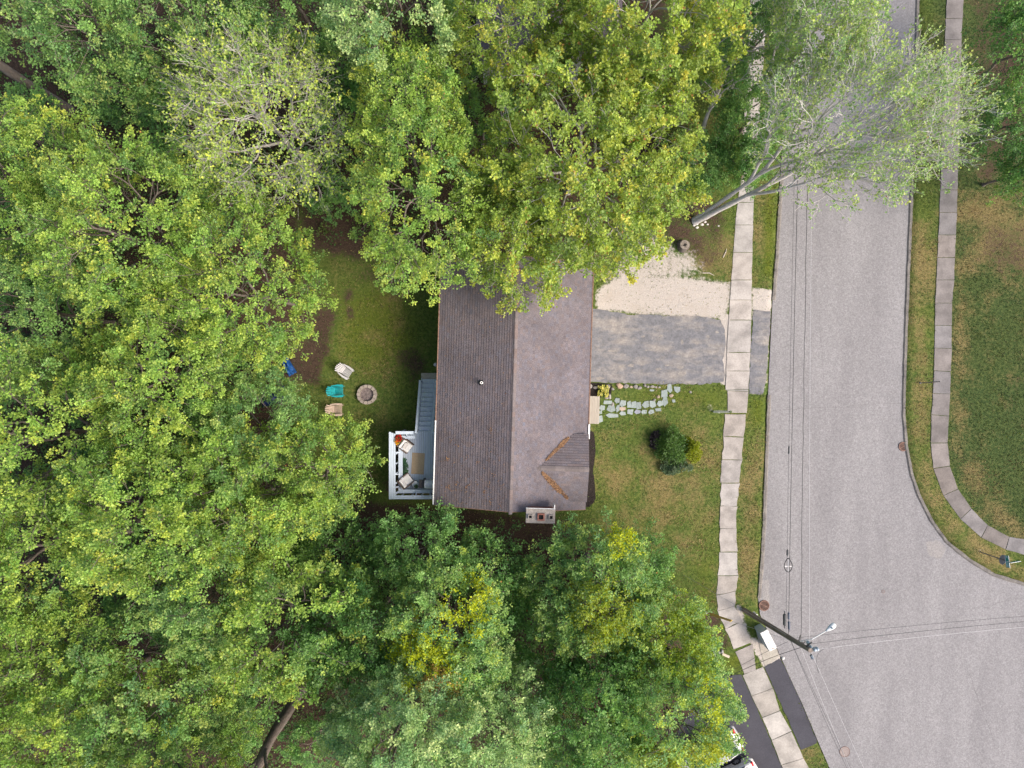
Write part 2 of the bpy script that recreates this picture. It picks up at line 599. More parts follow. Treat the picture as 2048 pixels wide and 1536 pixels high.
# ------------------------------------------------------------------ road, kerbs, driveways, pavements
asphalt = mat('worn_road_asphalt', (0.238, 0.227, 0.230), (0.196, 0.186, 0.190), scale=0.5, fine=0.0, rough=0.92, detail=9, bump=0.35, bscale=38, coords='Object', stretch=(1.0, 0.22, 1.0))
def add_grain(m, scale, amount, scale2=None, amount2=0.0):
    """multiply a fine speckle into a material's colour"""
    n, l = m.node_tree.nodes, m.node_tree.links
    b = n['Principled BSDF']
    src = b.inputs['Base Color'].links[0].from_socket
    tc = n.new('ShaderNodeTexCoord')
    for sc_, am in ((scale, amount), (scale2, amount2)):
        if not sc_: continue
        nz = n.new('ShaderNodeTexNoise')
        nz.inputs['Scale'].default_value = sc_
        nz.inputs['Detail'].default_value = 2
        l.new(tc.outputs['Object'], nz.inputs['Vector'])
        mr = n.new('ShaderNodeMapRange')
        for i_, v in ((1, 0.3), (2, 0.7), (3, 1 - am), (4, 1 + am)): mr.inputs[i_].default_value = v
        l.new(nz.outputs[0], mr.inputs[0])
        mm = n.new('ShaderNodeMix')
        mm.data_type = 'RGBA'
        mm.blend_type = 'MULTIPLY'
        mm.inputs[0].default_value = 1.0
        l.new(src, mm.inputs[6])
        l.new(mr.outputs[0], mm.inputs[7])
        src = mm.outputs[2]
    l.new(src, b.inputs['Base Color'])
    return m
add_grain(asphalt, 9.0, 0.15, 22.0, 0.22)

def sheet(name, poly, z, m, parent=None, kind='structure'):
    me = bpy.data.meshes.new(name)
    me.from_pydata([(x, y, z) for x, y in poly], [], [tuple(range(len(poly)))])
    o = obj(name, me, m, parent)
    if kind and parent is None: o['kind'] = kind
    return o
# the road lies 0.1 m below the verge
sheet('road', list(reversed(ROAD)), -0.07, asphalt)

kerb_m = add_grain(mat('old_asphalt_kerb', (0.11, 0.10, 0.095), (0.21, 0.19, 0.17), scale=1.6, rough=0.95, bump=0.5, bscale=25), 14, 0.25)
def strip(name, line, w0, w1, z0, z1, m, seed=1, jit=0.02):
    """a kerb along a polyline; w0 and w1 are offsets to its left"""
    pts = [Vector(q) for q in densify(line, 0.4, 0.0, seed, closed=False)] + [Vector(line[-1])]
    r_ = random.Random(seed)
    V, F = [], []
    for i, p in enumerate(pts):
        t = (pts[min(i + 1, len(pts) - 1)] - pts[max(i - 1, 0)]).normalized()
        nrm = Vector((-t.y, t.x))
        j = r_.uniform(-jit, jit)
        a, b = p + nrm * (w0 + j), p + nrm * (w1 + r_.uniform(-jit, jit))
        e = b + nrm * 0.10
        zt = z1 + r_.uniform(-0.006, 0.006)
        V += [(a.x, a.y, z0), (a.x, a.y, zt), (b.x, b.y, zt), (e.x, e.y, -0.08)]
    for i in range(len(pts) - 1):
        for k in range(3):
            F.append((i * 4 + k, i * 4 + k + 1, i * 4 + 4 + k + 1, i * 4 + 4 + k))
    me = bpy.data.meshes.new(name)
    me.from_pydata(V, [], F)
    o = obj(name, me, m)
    return tag(o, kind='structure')
ri = ROAD_PX.index((1634, 1477))
strip('kerb_left', ROAD[0:6], -0.04, 0.12, -0.25, 0.0, kerb_m, 3)
strip('kerb_left_lower', ROAD[7:12], -0.04, 0.12, -0.25, 0.0, kerb_m, 4)
strip('kerb_right', ROAD[22:], -0.04, 0.12, -0.25, 0.0, kerb_m, 5)

# pale worn gutter band beside the kerbs, sand washed into the corner
wash = add_grain(mat('sand_wash', (0.275, 0.255, 0.245), (0.23, 0.215, 0.21), scale=1.2, rough=0.95), 12, 0.2)
def px_sheet(name, pts, z, m, step=0.25, jit=0.05, seed=1, kind='structure'):
    return sheet(name, densify([P2(*q, z) for q in pts], step, jit, seed), z, m, kind=kind)
px_sheet('sand_wash_patch', [(1852, 1088), (1872, 1078), (1893, 1097), (1880, 1120), (1862, 1112)], -0.065, wash, 0.2, 0.10, 2)
px_sheet('sand_wash_gutter', [(1524, 1160), (1538, 1160), (1540, 1205), (1526, 1200)], -0.065, wash, 0.2, 0.06, 3)

crack_m = mat('crack_filler', (0.085, 0.08, 0.08), (0.13, 0.12, 0.12), scale=3)
def crack(a, b, w, seed, wob=0.10):
    r_ = random.Random(seed)
    A, B = Vector(P2(*a)), Vector(P2(*b))
    n = max(3, int((B - A).length / 0.25))
    d = (B - A).normalized()
    nr = Vector((-d.y, d.x))
    L, Rr = [], []
    o = 0.0
    for i in range(n + 1):
        o = o * 0.85 + r_.uniform(-wob, wob) * 0.5
        p = A.lerp(B, i / n) + nr * o
        ww = w * r_.uniform(0.3, 1.0)
        L.append((p + nr * ww).to_tuple()); Rr.append((p - nr * ww).to_tuple())
    V = [(x, y, -0.066) for x, y in L + Rr]
    m = len(L)
    me = bpy.data.meshes.new('road_crack')
    me.from_pydata(V, [], [(i, m + i, m + i + 1, i + 1) for i in range(m - 1)])
    tag(obj('road_crack', me, crack_m), kind='structure')
crack((1560, 820), (1690, 812), 0.010, 1)
crack((1700, 812), (1805, 806), 0.008, 2)
crack((1950, 1215), (2048, 1200), 0.012, 3, 0.25)
crack((1935, 1330), (1990, 1500), 0.012, 4, 0.12)
crack((1700, 1090), (1650, 1180), 0.007, 5)
crack((1640, 620), (1655, 900), 0.006, 6, 0.08)
crack((1890, 1380), (1880, 1430), 0.012, 7, 0.12)
drive_m = add_grain(mat('worn_driveway_asphalt', (0.150, 0.148, 0.160), (0.290, 0.258, 0.232), scale=0.8, rough=0.93, detail=9, bump=0.3, bscale=30,
                        stretch=(0.6, 1.4, 1), lo=0.46, hi=0.70), 10, 0.16, 3.0, 0.16)
px_sheet('driveway', [(1178, 617), (1215, 622), (1262, 630), (1300, 628), (1330, 632), (1380, 631), (1420, 636), (1440, 640), (1449, 660), (1453, 690),
                      (1446, 720), (1450, 750), (1447, 764), (1400, 769), (1330, 768), (1250, 766), (1178, 764)], 0.030, drive_m, 0.22, 0.045, 5)
px_sheet('driveway_apron', [(1507, 620), (1541, 622), (1540, 660), (1536, 700), (1534, 740), (1531, 770), (1526, 788), (1499, 788), (1500, 720), (1503, 680)],
         0.026, drive_m, 0.2, 0.05, 6)
worn_m = add_grain(mat('worn_through_patch', (0.265, 0.235, 0.212), (0.205, 0.19, 0.182), scale=2.5, rough=0.95, detail=8), 9, 0.2)
wr = random.Random(31)
for i, (px, py, sx, sy) in enumerate([(1243, 733, 9, 3), (1262, 731, 7, 3), (1285, 729, 5, 2), (1318, 738, 8, 3), (1336, 731, 9, 2), (1360, 735, 8, 4), (1365, 748, 9, 5), (1394, 685, 6, 4), (1416, 673, 4, 3), (1364, 684, 3, 6), (1286, 673, 5, 2), (1322, 672, 5, 2), (1434, 664, 4, 3), (1420, 690, 3, 2), (1200, 757, 8, 3), (1390, 712, 6, 2), (1300, 700, 14, 1.5), (1225, 702, 12, 1.2)]):
    pol = [(px + sx * math.cos(a) * wr.uniform(0.55, 1.25), py + sy * math.sin(a) * wr.uniform(0.55, 1.25)) for a in np.linspace(0, 6.283, 15)[:-1]]
    px_sheet('driveway_worn_patch', pol, 0.0335, worn_m, 0.06, 0.02, 40 + i)
black_m = add_grain(mat('new_black_asphalt', (0.060, 0.058, 0.070), (0.046, 0.044, 0.054), scale=0.6, rough=0.9, detail=8, bump=0.3, bscale=30), 18, 0.18)
px_sheet('neighbour_driveway', [(1430, 1352), (1483, 1349), (1500, 1385), (1522, 1435), (1545, 1490), (1575, 1560), (1600, 1640), (1380, 1680), (1330, 1500)], 0.030, black_m, 0.3, 0.03, 7)
px_sheet('neighbour_apron', [(1529, 1334), (1561, 1317), (1577, 1350), (1605, 1410), (1632, 1477), (1634, 1487), (1602, 1500), (1592, 1475), (1565, 1415)], 0.026, black_m, 0.3, 0.03, 8)
conc_m = attr_mat('pavement_concrete', rough=0.93, grain=0.16, gscale=14.0, stain=(1.1, 0.26), bump=0.25)
pad_m = add_grain(mat('cast_concrete', (0.36, 0.33, 0.28), (0.29, 0.26, 0.225), scale=1.5, rough=0.92, bump=0.3), 16, 0.15)
px_sheet('cabinet_pad', [(1512, 1262), (1534, 1262), (1556, 1302), (1558, 1314), (1530, 1332), (1521, 1300)], 0.028, pad_m, 0.4, 0.02, 9)

def lerp_pair(a, b, t):
    return [(a[i][0] + (b[i][0] - a[i][0]) * t, a[i][1] + (b[i][1] - a[i][1]) * t) for i in (0, 1)]
def sidewalk(name, pairs, slab_len, base_col, seed, even=True, jit=0.018):
    """slabs between pairs of (left, right) survey points"""
    root = struct(name)
    r_ = random.Random(seed)
    secs = []
    if even:
        for a, b in zip(pairs[:-1], pairs[1:]):
            L = (Vector(P2(*a[0])) - Vector(P2(*b[0]))).length * 0.5 + (Vector(P2(*a[1])) - Vector(P2(*b[1]))).length * 0.5
            m = max(1, round(L / slab_len))
            for j in range(m):
                secs.append(lerp_pair(a, b, j / m))
        secs.append([pairs[-1][0], pairs[-1][1]])
    else:
        secs = [[p[0], p[1]] for p in pairs]
    for s0, s1 in zip(secs[:-1], secs[1:]):
        q = [Vector(P2(*s0[0])), Vector(P2(*s0[1])), Vector(P2(*s1[1])), Vector(P2(*s1[0]))]
        c = sum(q, Vector((0, 0))) / 4
        poly = []
        for i in range(4):
            a, b = q[i], q[(i + 1) % 4]
            for t in ([0.0, 0.25, 0.5, 0.75] if i % 2 else [0.0, 0.5]):
                p = a.lerp(b, t)
                p = c + (p - c) * (1 - 0.012 / max(0.3, (p - c).length))
                poly.append((p.x + r_.uniform(-jit, jit), p.y + r_.uniform(-jit * 0.5, jit * 0.5)))
        v = r_.uniform(0.82, 1.10)
        w = r_.uniform(-0.006, 0.010)
        mb = MB().prism(poly[::-1], -0.06, 0.035 + r_.uniform(-0.008, 0.012), (base_col[0] * v + w, base_col[1] * v, base_col[2] * v - w), inset=0.01)
        mb.build('slab', conc_m, root, attr='piececol')
    return root
LW = [((1502, -90), (1540, -90)), ((1494, 130), (1527, 130)), ((1480, 360), (1508, 360)), ((1470, 450), (1506, 450)), ((1462, 560), (1504, 560)), ((1457, 640), (1503, 640)), ((1453, 705), (1501, 705)),
      ((1450, 779), (1497, 779)), ((1454, 781), (1497, 783)), ((1455, 826), (1494, 826))]
sidewalk('sidewalk_upper', LW, 1.55, (0.345, 0.318, 0.302), 11)
LW2 = [((1449, 828), (1493, 828)), ((1447, 873), (1488, 874)), ((1444, 919), (1484, 920)), ((1441, 966), (1479, 966)), ((1440, 1012), (1474, 1012)), ((1439, 1057), (1472, 1057)),
       ((1439, 1104), (1475, 1104)), ((1436, 1151), (1476, 1151)), ((1432, 1190), (1472, 1182)), ((1435, 1222), (1470, 1212)), ((1450, 1258), (1484, 1242)), ((1467, 1299), (1504, 1284))]
sidewalk('sidewalk_middle', LW2, 1.55, (0.345, 0.315, 0.296), 12, even=False, jit=0.05)
LW3 = [((1470, 1303), (1506, 1287)), ((1489, 1348), (1512, 1340))]
sidewalk('sidewalk_worn_corner', LW3, 1.6, (0.26, 0.24, 0.232), 13, even=False)
LW4 = [((1485, 1350), (1526, 1333)), ((1503, 1392), (1546, 1376)), ((1524, 1435), (1560, 1421)), ((1543, 1480), (1583, 1462)), ((1562, 1530), (1607, 1516)), ((1584, 1580), (1632, 1562))]
sidewalk('sidewalk_lower', LW4, 1.6, (0.375, 0.345, 0.315), 14, even=False)
RW = [((1896, -90), (1930, -90)), ((1889, 80), (1923, 80)), ((1880, 380), (1915, 380)), ((1872, 560), (1908, 560)), ((1870, 606), (1904, 606)), ((1869, 651), (1903, 651)), ((1868, 696), (1903, 697)), ((1867, 741), (1901, 743)),
      ((1865, 787), (1900, 788)), ((1862, 829), (1898, 832)), ((1861, 886), (1895, 886)), ((1866, 937), (1900, 932)), ((1886, 991), (1916, 978)), ((1920, 1038), (1943, 1017)), ((1962, 1075), (1975, 1050)),
      ((2011, 1099), (2018, 1073)), ((2060, 1113), (2062, 1080)), ((2110, 1125), (2112, 1094)), ((2200, 1150), (2202, 1118))]
sidewalk('sidewalk_right', RW, 1.55, (0.192, 0.175, 0.171), 15)


# ------------------------------------------------------------------ the house
HROT = R(-1.75)
HC = Vector((0.09, 0.0, 0))
PITCH = 0.36
EAVE_Z, HW, HL = 4.0, 4.70, 7.62
RIDGE_Z = EAVE_Z + HW * PITCH
white_trim = mat('white_painted_trim', (0.82, 0.81, 0.80), (0.72, 0.70, 0.68), scale=6, rough=0.6)
siding_m = mat('pale_siding', (0.52, 0.52, 0.50), (0.46, 0.46, 0.45), scale=2, rough=0.8)
rust_m = mat('rusty_drip_edge', (0.15, 0.075, 0.050), (0.27, 0.17, 0.125), scale=9, rough=0.85)
shingle_m = attr_mat('asphalt_shingles', rough=0.95, grain=0.36, gscale=22.0, stain=(0.6, 0.15, (1.0, 0.8, 1.0)), bump=0.5)
dark_m = mat('dark_void', (0.012, 0.011, 0.011), (0.02, 0.018, 0.016), scale=5)
glass_m = mat('window_glass', (0.03, 0.04, 0.05), (0.05, 0.06, 0.07), scale=1, rough=0.08, spec=0.6)
deckblue = mat('pale_blue_grey_deck_paint', (0.50, 0.56, 0.64), (0.43, 0.485, 0.56), scale=3.5, rough=0.75, stretch=(3, 0.4, 1), fine=0.08)

def shingle_slope(name, parent, origin, udir, vdir, nrm, ulen, vlen, seed, tint=(1, 1, 1), keep=None, expo=0.165, wid=0.31, slit=0.004):
    """courses of single shingles, each a thin tilted slab with its own tone; u along the eave, v down the slope"""
    r_ = np.random.default_rng(seed)
    nv = int(math.ceil(vlen / expo))
    rows = []
    for i in range(nv):
        off = r_.uniform(0, wid)
        us = np.arange(-wid + off, ulen + 1e-6, wid)
        us = np.concatenate([us, [us[-1] + wid]])
        a = np.clip(us[:-1], 0, ulen)
        b = np.clip(us[1:], 0, ulen)
        ok = b - a > 0.02
        a, b = a[ok], b[ok]
        v0 = np.full(len(a), i * expo)
        v1 = np.minimum(v0 + expo - slit, vlen)
        rows.append(np.stack([a, b, v0, v1], 1))
    T = np.concatenate(rows)
    O, U, Vd, N = (np.array(x, float) for x in (origin, udir, vdir, nrm))
    if keep is not None:
        mid = O + U * ((T[:, 0] + T[:, 1]) / 2)[:, None] + Vd * ((T[:, 2] + T[:, 3]) / 2)[:, None]
        T = T[keep(mid)]
    n = len(T)
    lift = np.full(n, 0.020)
    def pt(u, v, h): return O + U * u[:, None] + Vd * v[:, None] + N * h[:, None]
    z0 = np.full(n, -0.01)
    C = [pt(T[:, 0], T[:, 2], z0), pt(T[:, 1], T[:, 2], z0), pt(T[:, 1], T[:, 3], z0), pt(T[:, 0], T[:, 3], z0),
         pt(T[:, 0], T[:, 2], z0 + 0.012), pt(T[:, 1], T[:, 2], z0 + 0.012), pt(T[:, 1], T[:, 3], lift), pt(T[:, 0], T[:, 3], lift)]
    V = np.stack(C, 1).reshape(-1, 3)
    base = (np.arange(n) * 8)[:, None]
    F = np.concatenate([base + np.array([[4, 5, 6, 7]]), base + np.array([[3, 2, 6, 7]])])
    tone = r_.normal(1.0, 0.06, n)
    warm = r_.normal(0, 0.03, n)
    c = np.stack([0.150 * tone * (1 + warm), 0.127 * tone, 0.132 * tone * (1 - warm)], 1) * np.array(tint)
    edge = c * 0.8
    fc = np.concatenate([c, edge])
    me = np_mesh(name, V, F, fc, 'piececol')
    o = obj(name, me, shingle_m, parent)
    o['kind'] = 'stuff'
    return o

house = thing('house', 'house with long brown shingle gable roof between driveway and back deck', 'house', HC, HROT)
wl_ = MB()
wl_.box((0, 0, 1.95), (8.7, 14.5, 3.9))
for s in (-1, 1):     # gable triangles
    y0, y1 = s * 7.25, s * 7.0
    z0 = 3.9
    tri = [(-4.35, z0), (4.35, z0), (0, z0 + 4.35 * PITCH)]
    wl_.add([(x, y0, z) for x, z in tri] + [(x, y1, z) for x, z in tri], [(0, 1, 2), (5, 4, 3), (0, 3, 4, 1), (1, 4, 5, 2), (2, 5, 3, 0)])
wl_.build('wall', siding_m, house)
# roof: decks, then shingles
cs, sn = 1 / math.hypot(1, PITCH), PITCH / math.hypot(1, PITCH)
SL = HW * math.hypot(1, PITCH)
dk = MB()
for s in (-1, 1):
    v = [(0, -HL, RIDGE_Z - 0.02), (0, HL, RIDGE_Z - 0.02), (s * HW, HL, EAVE_Z - 0.02), (s * HW, -HL, EAVE_Z - 0.02)]
    w = [(x, y, z - 0.10) for x, y, z in v]
    dk.add(v + w, [(0, 1, 2, 3), (7, 6, 5, 4), (2, 3, 7, 6), (1, 2, 6, 5), (3, 0, 4, 7)])
roof = dk.build('roof', mat('roof_felt', (0.03, 0.027, 0.028), (0.04, 0.035, 0.035), scale=3), house)
shingle_slope('shingles', roof, (0, HL, RIDGE_Z), (0, -1, 0), (-cs, 0, -sn), (-sn, 0, cs), 2 * HL, SL, 21, tint=(0.94, 0.94, 0.97), slit=0.014)  # tint darkened for this slope's shade as well as its algae
shingle_slope('shingles', roof, (0, HL, RIDGE_Z), (0, -1, 0), (cs, 0, -sn), (sn, 0, cs), 2 * HL, SL, 22, tint=(1.04, 1.07, 1.13), slit=0.008, wid=0.2)  # lighter tint puts some of this slope's sunlight into the shingle colour
cap_m = attr_mat('ridge_cap_shingles', rough=0.95, grain=0.3, gscale=24, bump=0.4)
rr = random.Random(3)
y = HL
while y > -HL + 0.1:
    L = 0.30
    tn = rr.uniform(0.9, 1.15)
    wm = rr.choice((0.0, 0.0, 0.02, 0.10))
    cc = (0.160 * tn * (1 + wm), 0.136 * tn, 0.138 * tn * (1 - wm * 0.6))
    z = RIDGE_Z + 0.03
    v = []
    for yy, dz in ((y, 0.0), (y - L, 0.014)):
        for x in (-0.06, 0.0, 0.16):
            v.append((x, yy, z + dz - abs(x) * PITCH))
    v += [(x, yy, zz - 0.05) for x, yy, zz in v]
    m_ = MB().add(v, [(0, 3, 4, 1), (1, 4, 5, 2), (3, 9, 10, 4), (4, 10, 11, 5), (0, 6, 9, 3), (2, 5, 11, 8)], cc)
    m_.build('ridge_cap', cap_m, roof, attr='piececol')
    y -= L - 0.01
# cross gable over the front bay
DY, DHW, DZ = -5.02, 2.07, EAVE_Z + 0.36
DR = DZ + DHW * PITCH
DX1 = HW + 0.02
def main_z(x): return EAVE_Z + (HW - x) * PITCH
DXr = HW - (DR - EAVE_Z) / PITCH
ang = math.hypot(1, PITCH)
dg = house
bay = MB()
bay.box(((3.4 + HW) / 2 - 0.1, DY, 2.1), (HW - 3.4, 3.6, 4.2))
bay.add([(HW - 0.25, DY - 1.8, 4.2), (HW - 0.25, DY + 1.8, 4.2), (HW - 0.25, DY, 4.2 + 1.8 * PITCH), (HW - 1.0, DY - 1.8, 4.2), (HW - 1.0, DY + 1.8, 4.2), (HW - 1.0, DY, 4.2 + 1.8 * PITCH)],
        [(0, 1, 2), (5, 4, 3), (0, 2, 5, 3), (1, 4, 5, 2)])
bay.build('bay_wall', siding_m, house)
gd = MB()
for s in (-1, 1):
    v = [(DXr - 0.1, DY, DR - 0.015), (DX1, DY, DR - 0.015), (DX1, DY + s * DHW, DZ - 0.015), (HW - (DZ - EAVE_Z) / PITCH - 0.05, DY + s * DHW, DZ - 0.015)]
    w = [(a, b, c - 0.09) for a, b, c in v]
    gd.add(v + w, [(0, 1, 2, 3), (7, 6, 5, 4), (1, 2, 6, 5), (2, 3, 7, 6)])
groof = gd.build('gable_roof', MATS['roof_felt'], house)
for s, sd_, tn, sl_ in ((1, 31, (0.95, 0.96, 1.0), 0.020), (-1, 32, (1.0, 1.03, 1.07), 0.006)):  # darker tint puts the north slope's shade into its shingles
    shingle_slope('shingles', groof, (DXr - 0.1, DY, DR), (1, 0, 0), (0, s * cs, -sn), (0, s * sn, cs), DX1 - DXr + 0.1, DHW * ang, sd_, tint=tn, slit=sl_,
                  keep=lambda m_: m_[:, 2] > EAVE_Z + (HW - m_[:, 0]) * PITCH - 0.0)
x = DX1
while x > DXr + 0.1:
    tn = rr.uniform(0.85, 1.25)
    cc = (0.168 * tn, 0.142 * tn, 0.140 * tn)
    z = DR + 0.04
    v = []
    for xx, dz in ((x, 0.012), (x - 0.3, 0.0)):
        for yy in (-0.15, 0.0, 0.15):
            v.append((xx, DY + yy, z + dz - abs(yy) * PITCH))
    v += [(a, b, c - 0.05) for a, b, c in v]
    MB().add(v, [(0, 1, 4, 3), (1, 2, 5, 4), (0, 6, 7, 1), (1, 7, 8, 2)], cc).build('ridge_cap', cap_m, groof, attr='piececol')
    x -= 0.29
# drip edges and gutters
for x_, nm, m_ in ((-HW - 0.035, 'drip_edge', rust_m), (HW + 0.035, 'drip_edge', rust_m)):
    if x_ < 0:
        MB().box((x_, 2.6, EAVE_Z - 0.02), (0.06, 10.0, 0.10)).build(nm, rust_m, house)
        MB().box((x_ - 0.005, -5.0, EAVE_Z - 0.03), (0.075, 5.2, 0.10)).build('gutter', white_trim, house)
    else:
        MB().box((x_, 2.3, EAVE_Z - 0.02), (0.06, 10.5, 0.10)).build(nm, rust_m, house)
MB().box((HW + 0.06, DY + DHW + 0.15, EAVE_Z + 0.02), (0.10, 0.9, 0.14)).build('gutter', white_trim, house)
for s in (-1, 1):
    for sx in (-1, 1):
        MB().bar((sx * HW, s * (HL + 0.02), EAVE_Z - 0.09), (0, s * (HL + 0.02), RIDGE_Z - 0.09), 0.035, 0.16).build('rake_board', rust_m, house)
# chimney
ch = Vector((1.82, -7.72, 0))
brick_m = mat('red_brick', (0.20, 0.075, 0.055), (0.28, 0.13, 0.10), scale=5, rough=0.95, bump=0.4)
capc_m = add_grain(mat('weathered_chimney_cap', (0.34, 0.30, 0.27), (0.24, 0.21, 0.19), scale=5, rough=0.95, bump=0.5), 22, 0.25)
stack = MB().box((ch.x, ch.y, 3.05), (1.52, 0.70, 6.1)).build('chimney', brick_m, house)
bricks = []
bmesh_ = {}
def brick_mesh(w, seed):
    if w not in bmesh_:
        bmesh_[w] = MB().box((0, 0, 0), (w, 0.10, 0.062)).mesh('brick')
        bmesh_[w].materials.append(brick_m)
    return bmesh_[w]
for k in range(12):
    z = 6.06 - k * 0.075
    for side, yy in ((1, ch.y + 0.362), (-1, ch.y - 0.362)):
        if side < 0: continue
        n_ = 7
        for j in range(n_):
            xx = ch.x - 0.76 + (j + 0.5 + (0.5 if k % 2 else 0) * (1 if j < n_ - 1 else 0)) * 1.52 / n_
            o = obj('brick', brick_mesh(0.20, 0), None, stack)
            o.location = (xx, yy - 0.02, z)
capo = MB().box((ch.x, ch.y, 6.16), (1.72, 0.84, 0.12)).build('chimney_cap', capc_m, stack, bevel=0.02)
for dx, w, fr in ((-0.60, 0.16, 0.05), (0.03, 0.26, 0.08), (0.62, 0.18, 0.05)):
    f = MB()
    o_, i_ = w / 2 + fr, w / 2
    for a, b in (((dx - o_, -o_), (dx + o_, -i_)), ((dx - o_, i_), (dx + o_, o_)), ((dx - o_, -i_), (dx - i_, i_)), ((dx + i_, -i_), (dx + o_, i_))):
        f.box((ch.x + (a[0] + b[0]) / 2, ch.y - 0.03 + (a[1] + b[1]) / 2, 6.28), (b[0] - a[0], b[1] - a[1], 0.14))
    fl = f.build('flue', brick_m if w > 0.2 else capc_m, stack)
    MB().box((ch.x + dx, ch.y - 0.03, 6.226), (w, w, 0.01)).build('flue_opening', dark_m, fl)
MB().box((ch.x, ch.y + 0.445, 6.12), (1.74, 0.03, 0.10)).build('flashing', white_trim, stack)
MB().box((ch.x + 0.83, ch.y + 0.52, 5.55), (0.05, 0.25, 0.9)).build('flashing', white_trim, stack)
# plumbing vent on the back slope
vx, vy = -1.92, 0.02
vz = RIDGE_Z - abs(vx) * PITCH
MB().tube([(vx, vy, vz - 0.05), (vx, vy, vz + 0.42)], 0.085, 14).build('vent_pipe', white_trim, house, smooth=False)
MB().tube([(vx, vy, vz + 0.421), (vx, vy, vz + 0.424)], 0.05, 12).build('vent_opening', dark_m, house)
MB().lathe([(0.17, 0), (0.15, 0.05), (0.08, 0.14), (0.07, 0.2)], 14, (vx - 0.03, vy, vz - 0.02)).build('vent_boot', mat('black_rubber', (0.015, 0.015, 0.016), (0.025, 0.025, 0.026), scale=8, rough=0.7), house)
# windows and doors on the walls that face out
for yy in (4.6, 1.6, -1.6):
    w = MB().box((-4.37, yy, 2.9), (0.06, 1.25, 1.25)).build('window', white_trim, house)
    MB().box((-4.41, yy, 2.9), (0.02, 1.08, 1.08)).build('pane', glass_m, w)
for yy in (5.2, 2.6):
    w = MB().box((4.37, yy, 2.9), (0.06, 1.35, 1.25)).build('window', white_trim, house)
    MB().box((4.41, yy, 2.9), (0.02, 1.18, 1.08)).build('pane', glass_m, w)
d_ = MB().box((-4.38, -5.0, 2.98), (0.07, 1.8, 1.75)).build('patio_door', white_trim, house)
MB().box((-4.42, -5.0, 2.98), (0.02, 1.6, 1.6)).build('pane', glass_m, d_)
d_ = MB().box((4.38, -1.65, 1.35), (0.07, 1.0, 2.1)).build('front_door', mat('door_paint', (0.25, 0.05, 0.04), (0.22, 0.04, 0.035)), house)
MB().tube([(4.43, -1.3, 1.3), (4.49, -1.3, 1.3)], 0.03, 8).build('handle', white_trim, d_)
# dish-like fitting under the eave
fit = MB().tube([(-HW + 0.2, 1.06, 3.6), (-HW - 0.2, 1.06, 3.62)], 0.03, 8)
fit.lathe([(0.09, 0), (0.12, 0.05), (0.12, 0.1), (0.05, 0.14)], 12, (-HW - 0.2, 1.06, 3.58))
fit.build('eave_fitting', mat('grey_metal', (0.32, 0.33, 0.34), (0.26, 0.27, 0.28), scale=6, rough=0.5, metal=0.3), house)

# brown needles gathered in the valleys and scattered on the back slope
needle_m = leaf_mat('dry_needles', trans=0.0, rough=0.9, attr='leafcol')
def litter_mesh(name, pts, nrm, size, c0, c1, seed):
    r_ = np.random.default_rng(seed)
    n = len(pts)
    a = r_.uniform(0, 2 * np.pi, n)
    d = np.stack([np.cos(a), np.sin(a), r_.normal(0, 0.15, n)], 1)
    d -= nrm * (d * nrm).sum(1, keepdims=True)
    s = np.cross(nrm, d)
    L = size * r_.uniform(0.6, 1.4, n)[:, None]
    w = L * 0.35
    lift = nrm * r_.uniform(0.0, 0.02, n)[:, None]
    V = np.stack([pts - d * L * 0.5, pts + s * w * 0.5 + lift, pts + d * L * 0.5, pts - s * w * 0.5], 1).reshape(-1, 3)
    F = (np.arange(n) * 4)[:, None] + np.array([[0, 1, 2, 3]])
    t = r_.random((n, 1)) ** 0.8
    return np_mesh(name, V, F, np.array(c0) * (1 - t) + np.array(c1) * t)
r_ = np.random.default_rng(4)
for s, t0, t1 in ((1, 0.22, 0.90), (-1, 0.12, 0.92)):
    t = r_.uniform(t0, t1, 2600)
    t = t[r_.random(2600) < 0.15 + 0.85 * smoothstep(0.25, 0.7, vnoise(np.stack([t * 9, t * 0], 1), 1.0, 12 + s))]
    n = len(t)
    vx0, vx1 = DXr, HW - (DZ - EAVE_Z) / PITCH
    x = vx0 + (vx1 - vx0) * t
    yv = DY + s * DHW * t
    wdt = 0.035 + 0.055 * np.sin((t - t0) / (t1 - t0) * np.pi) * (t if s > 0 else 1)
    off = r_.normal(0, 1, n) * wdt * 0.8
    dirn = np.array([DHW, -s * (vx1 - vx0)])
    dirn = dirn / np.hypot(*dirn) * -1
    x = x + off * dirn[0]
    yv = yv + off * dirn[1]
    zz = np.maximum(EAVE_Z + (HW - x) * PITCH, DR - np.abs(yv - DY) * PITCH) + 0.03 + r_.uniform(0, 0.05, n)
    pts = np.stack([x, yv, zz], 1)
    nr = np.tile([0.2, 0.0, 0.98], (n, 1))
    pile = obj('needle_litter', litter_mesh('needle_litter', pts, nr, 0.09, (0.085, 0.042, 0.025), (0.33, 0.19, 0.10), 40 + s), needle_m)
    pile.location, pile.rotation_euler = HC, (0, 0, HROT)
    tag(pile, 'line of orange brown needles in the %s valley of the front gable' % ('upper' if s > 0 else 'lower'), 'litter', kind='stuff')
n = 420
x = -r_.uniform(0.2, 4.6, n)
yv = np.where(r_.random(n) < 0.62, -7.5 + np.abs(r_.normal(0, 1.6, n)), r_.uniform(-7.4, 7.0, n))
cl = r_.random(n) < 0.5
cx_, cy_ = r_.uniform(-4.5, -0.5, 18), r_.uniform(-7.3, -2, 18)
ci = r_.integers(0, 18, n)
x = np.where(cl, cx_[ci] + r_.normal(0, 0.07, n), x)
yv = np.where(cl, cy_[ci] + r_.normal(0, 0.09, n), yv)
x = np.clip(x, -4.62, -0.1)
yv = np.clip(yv, -7.5, 7.4)
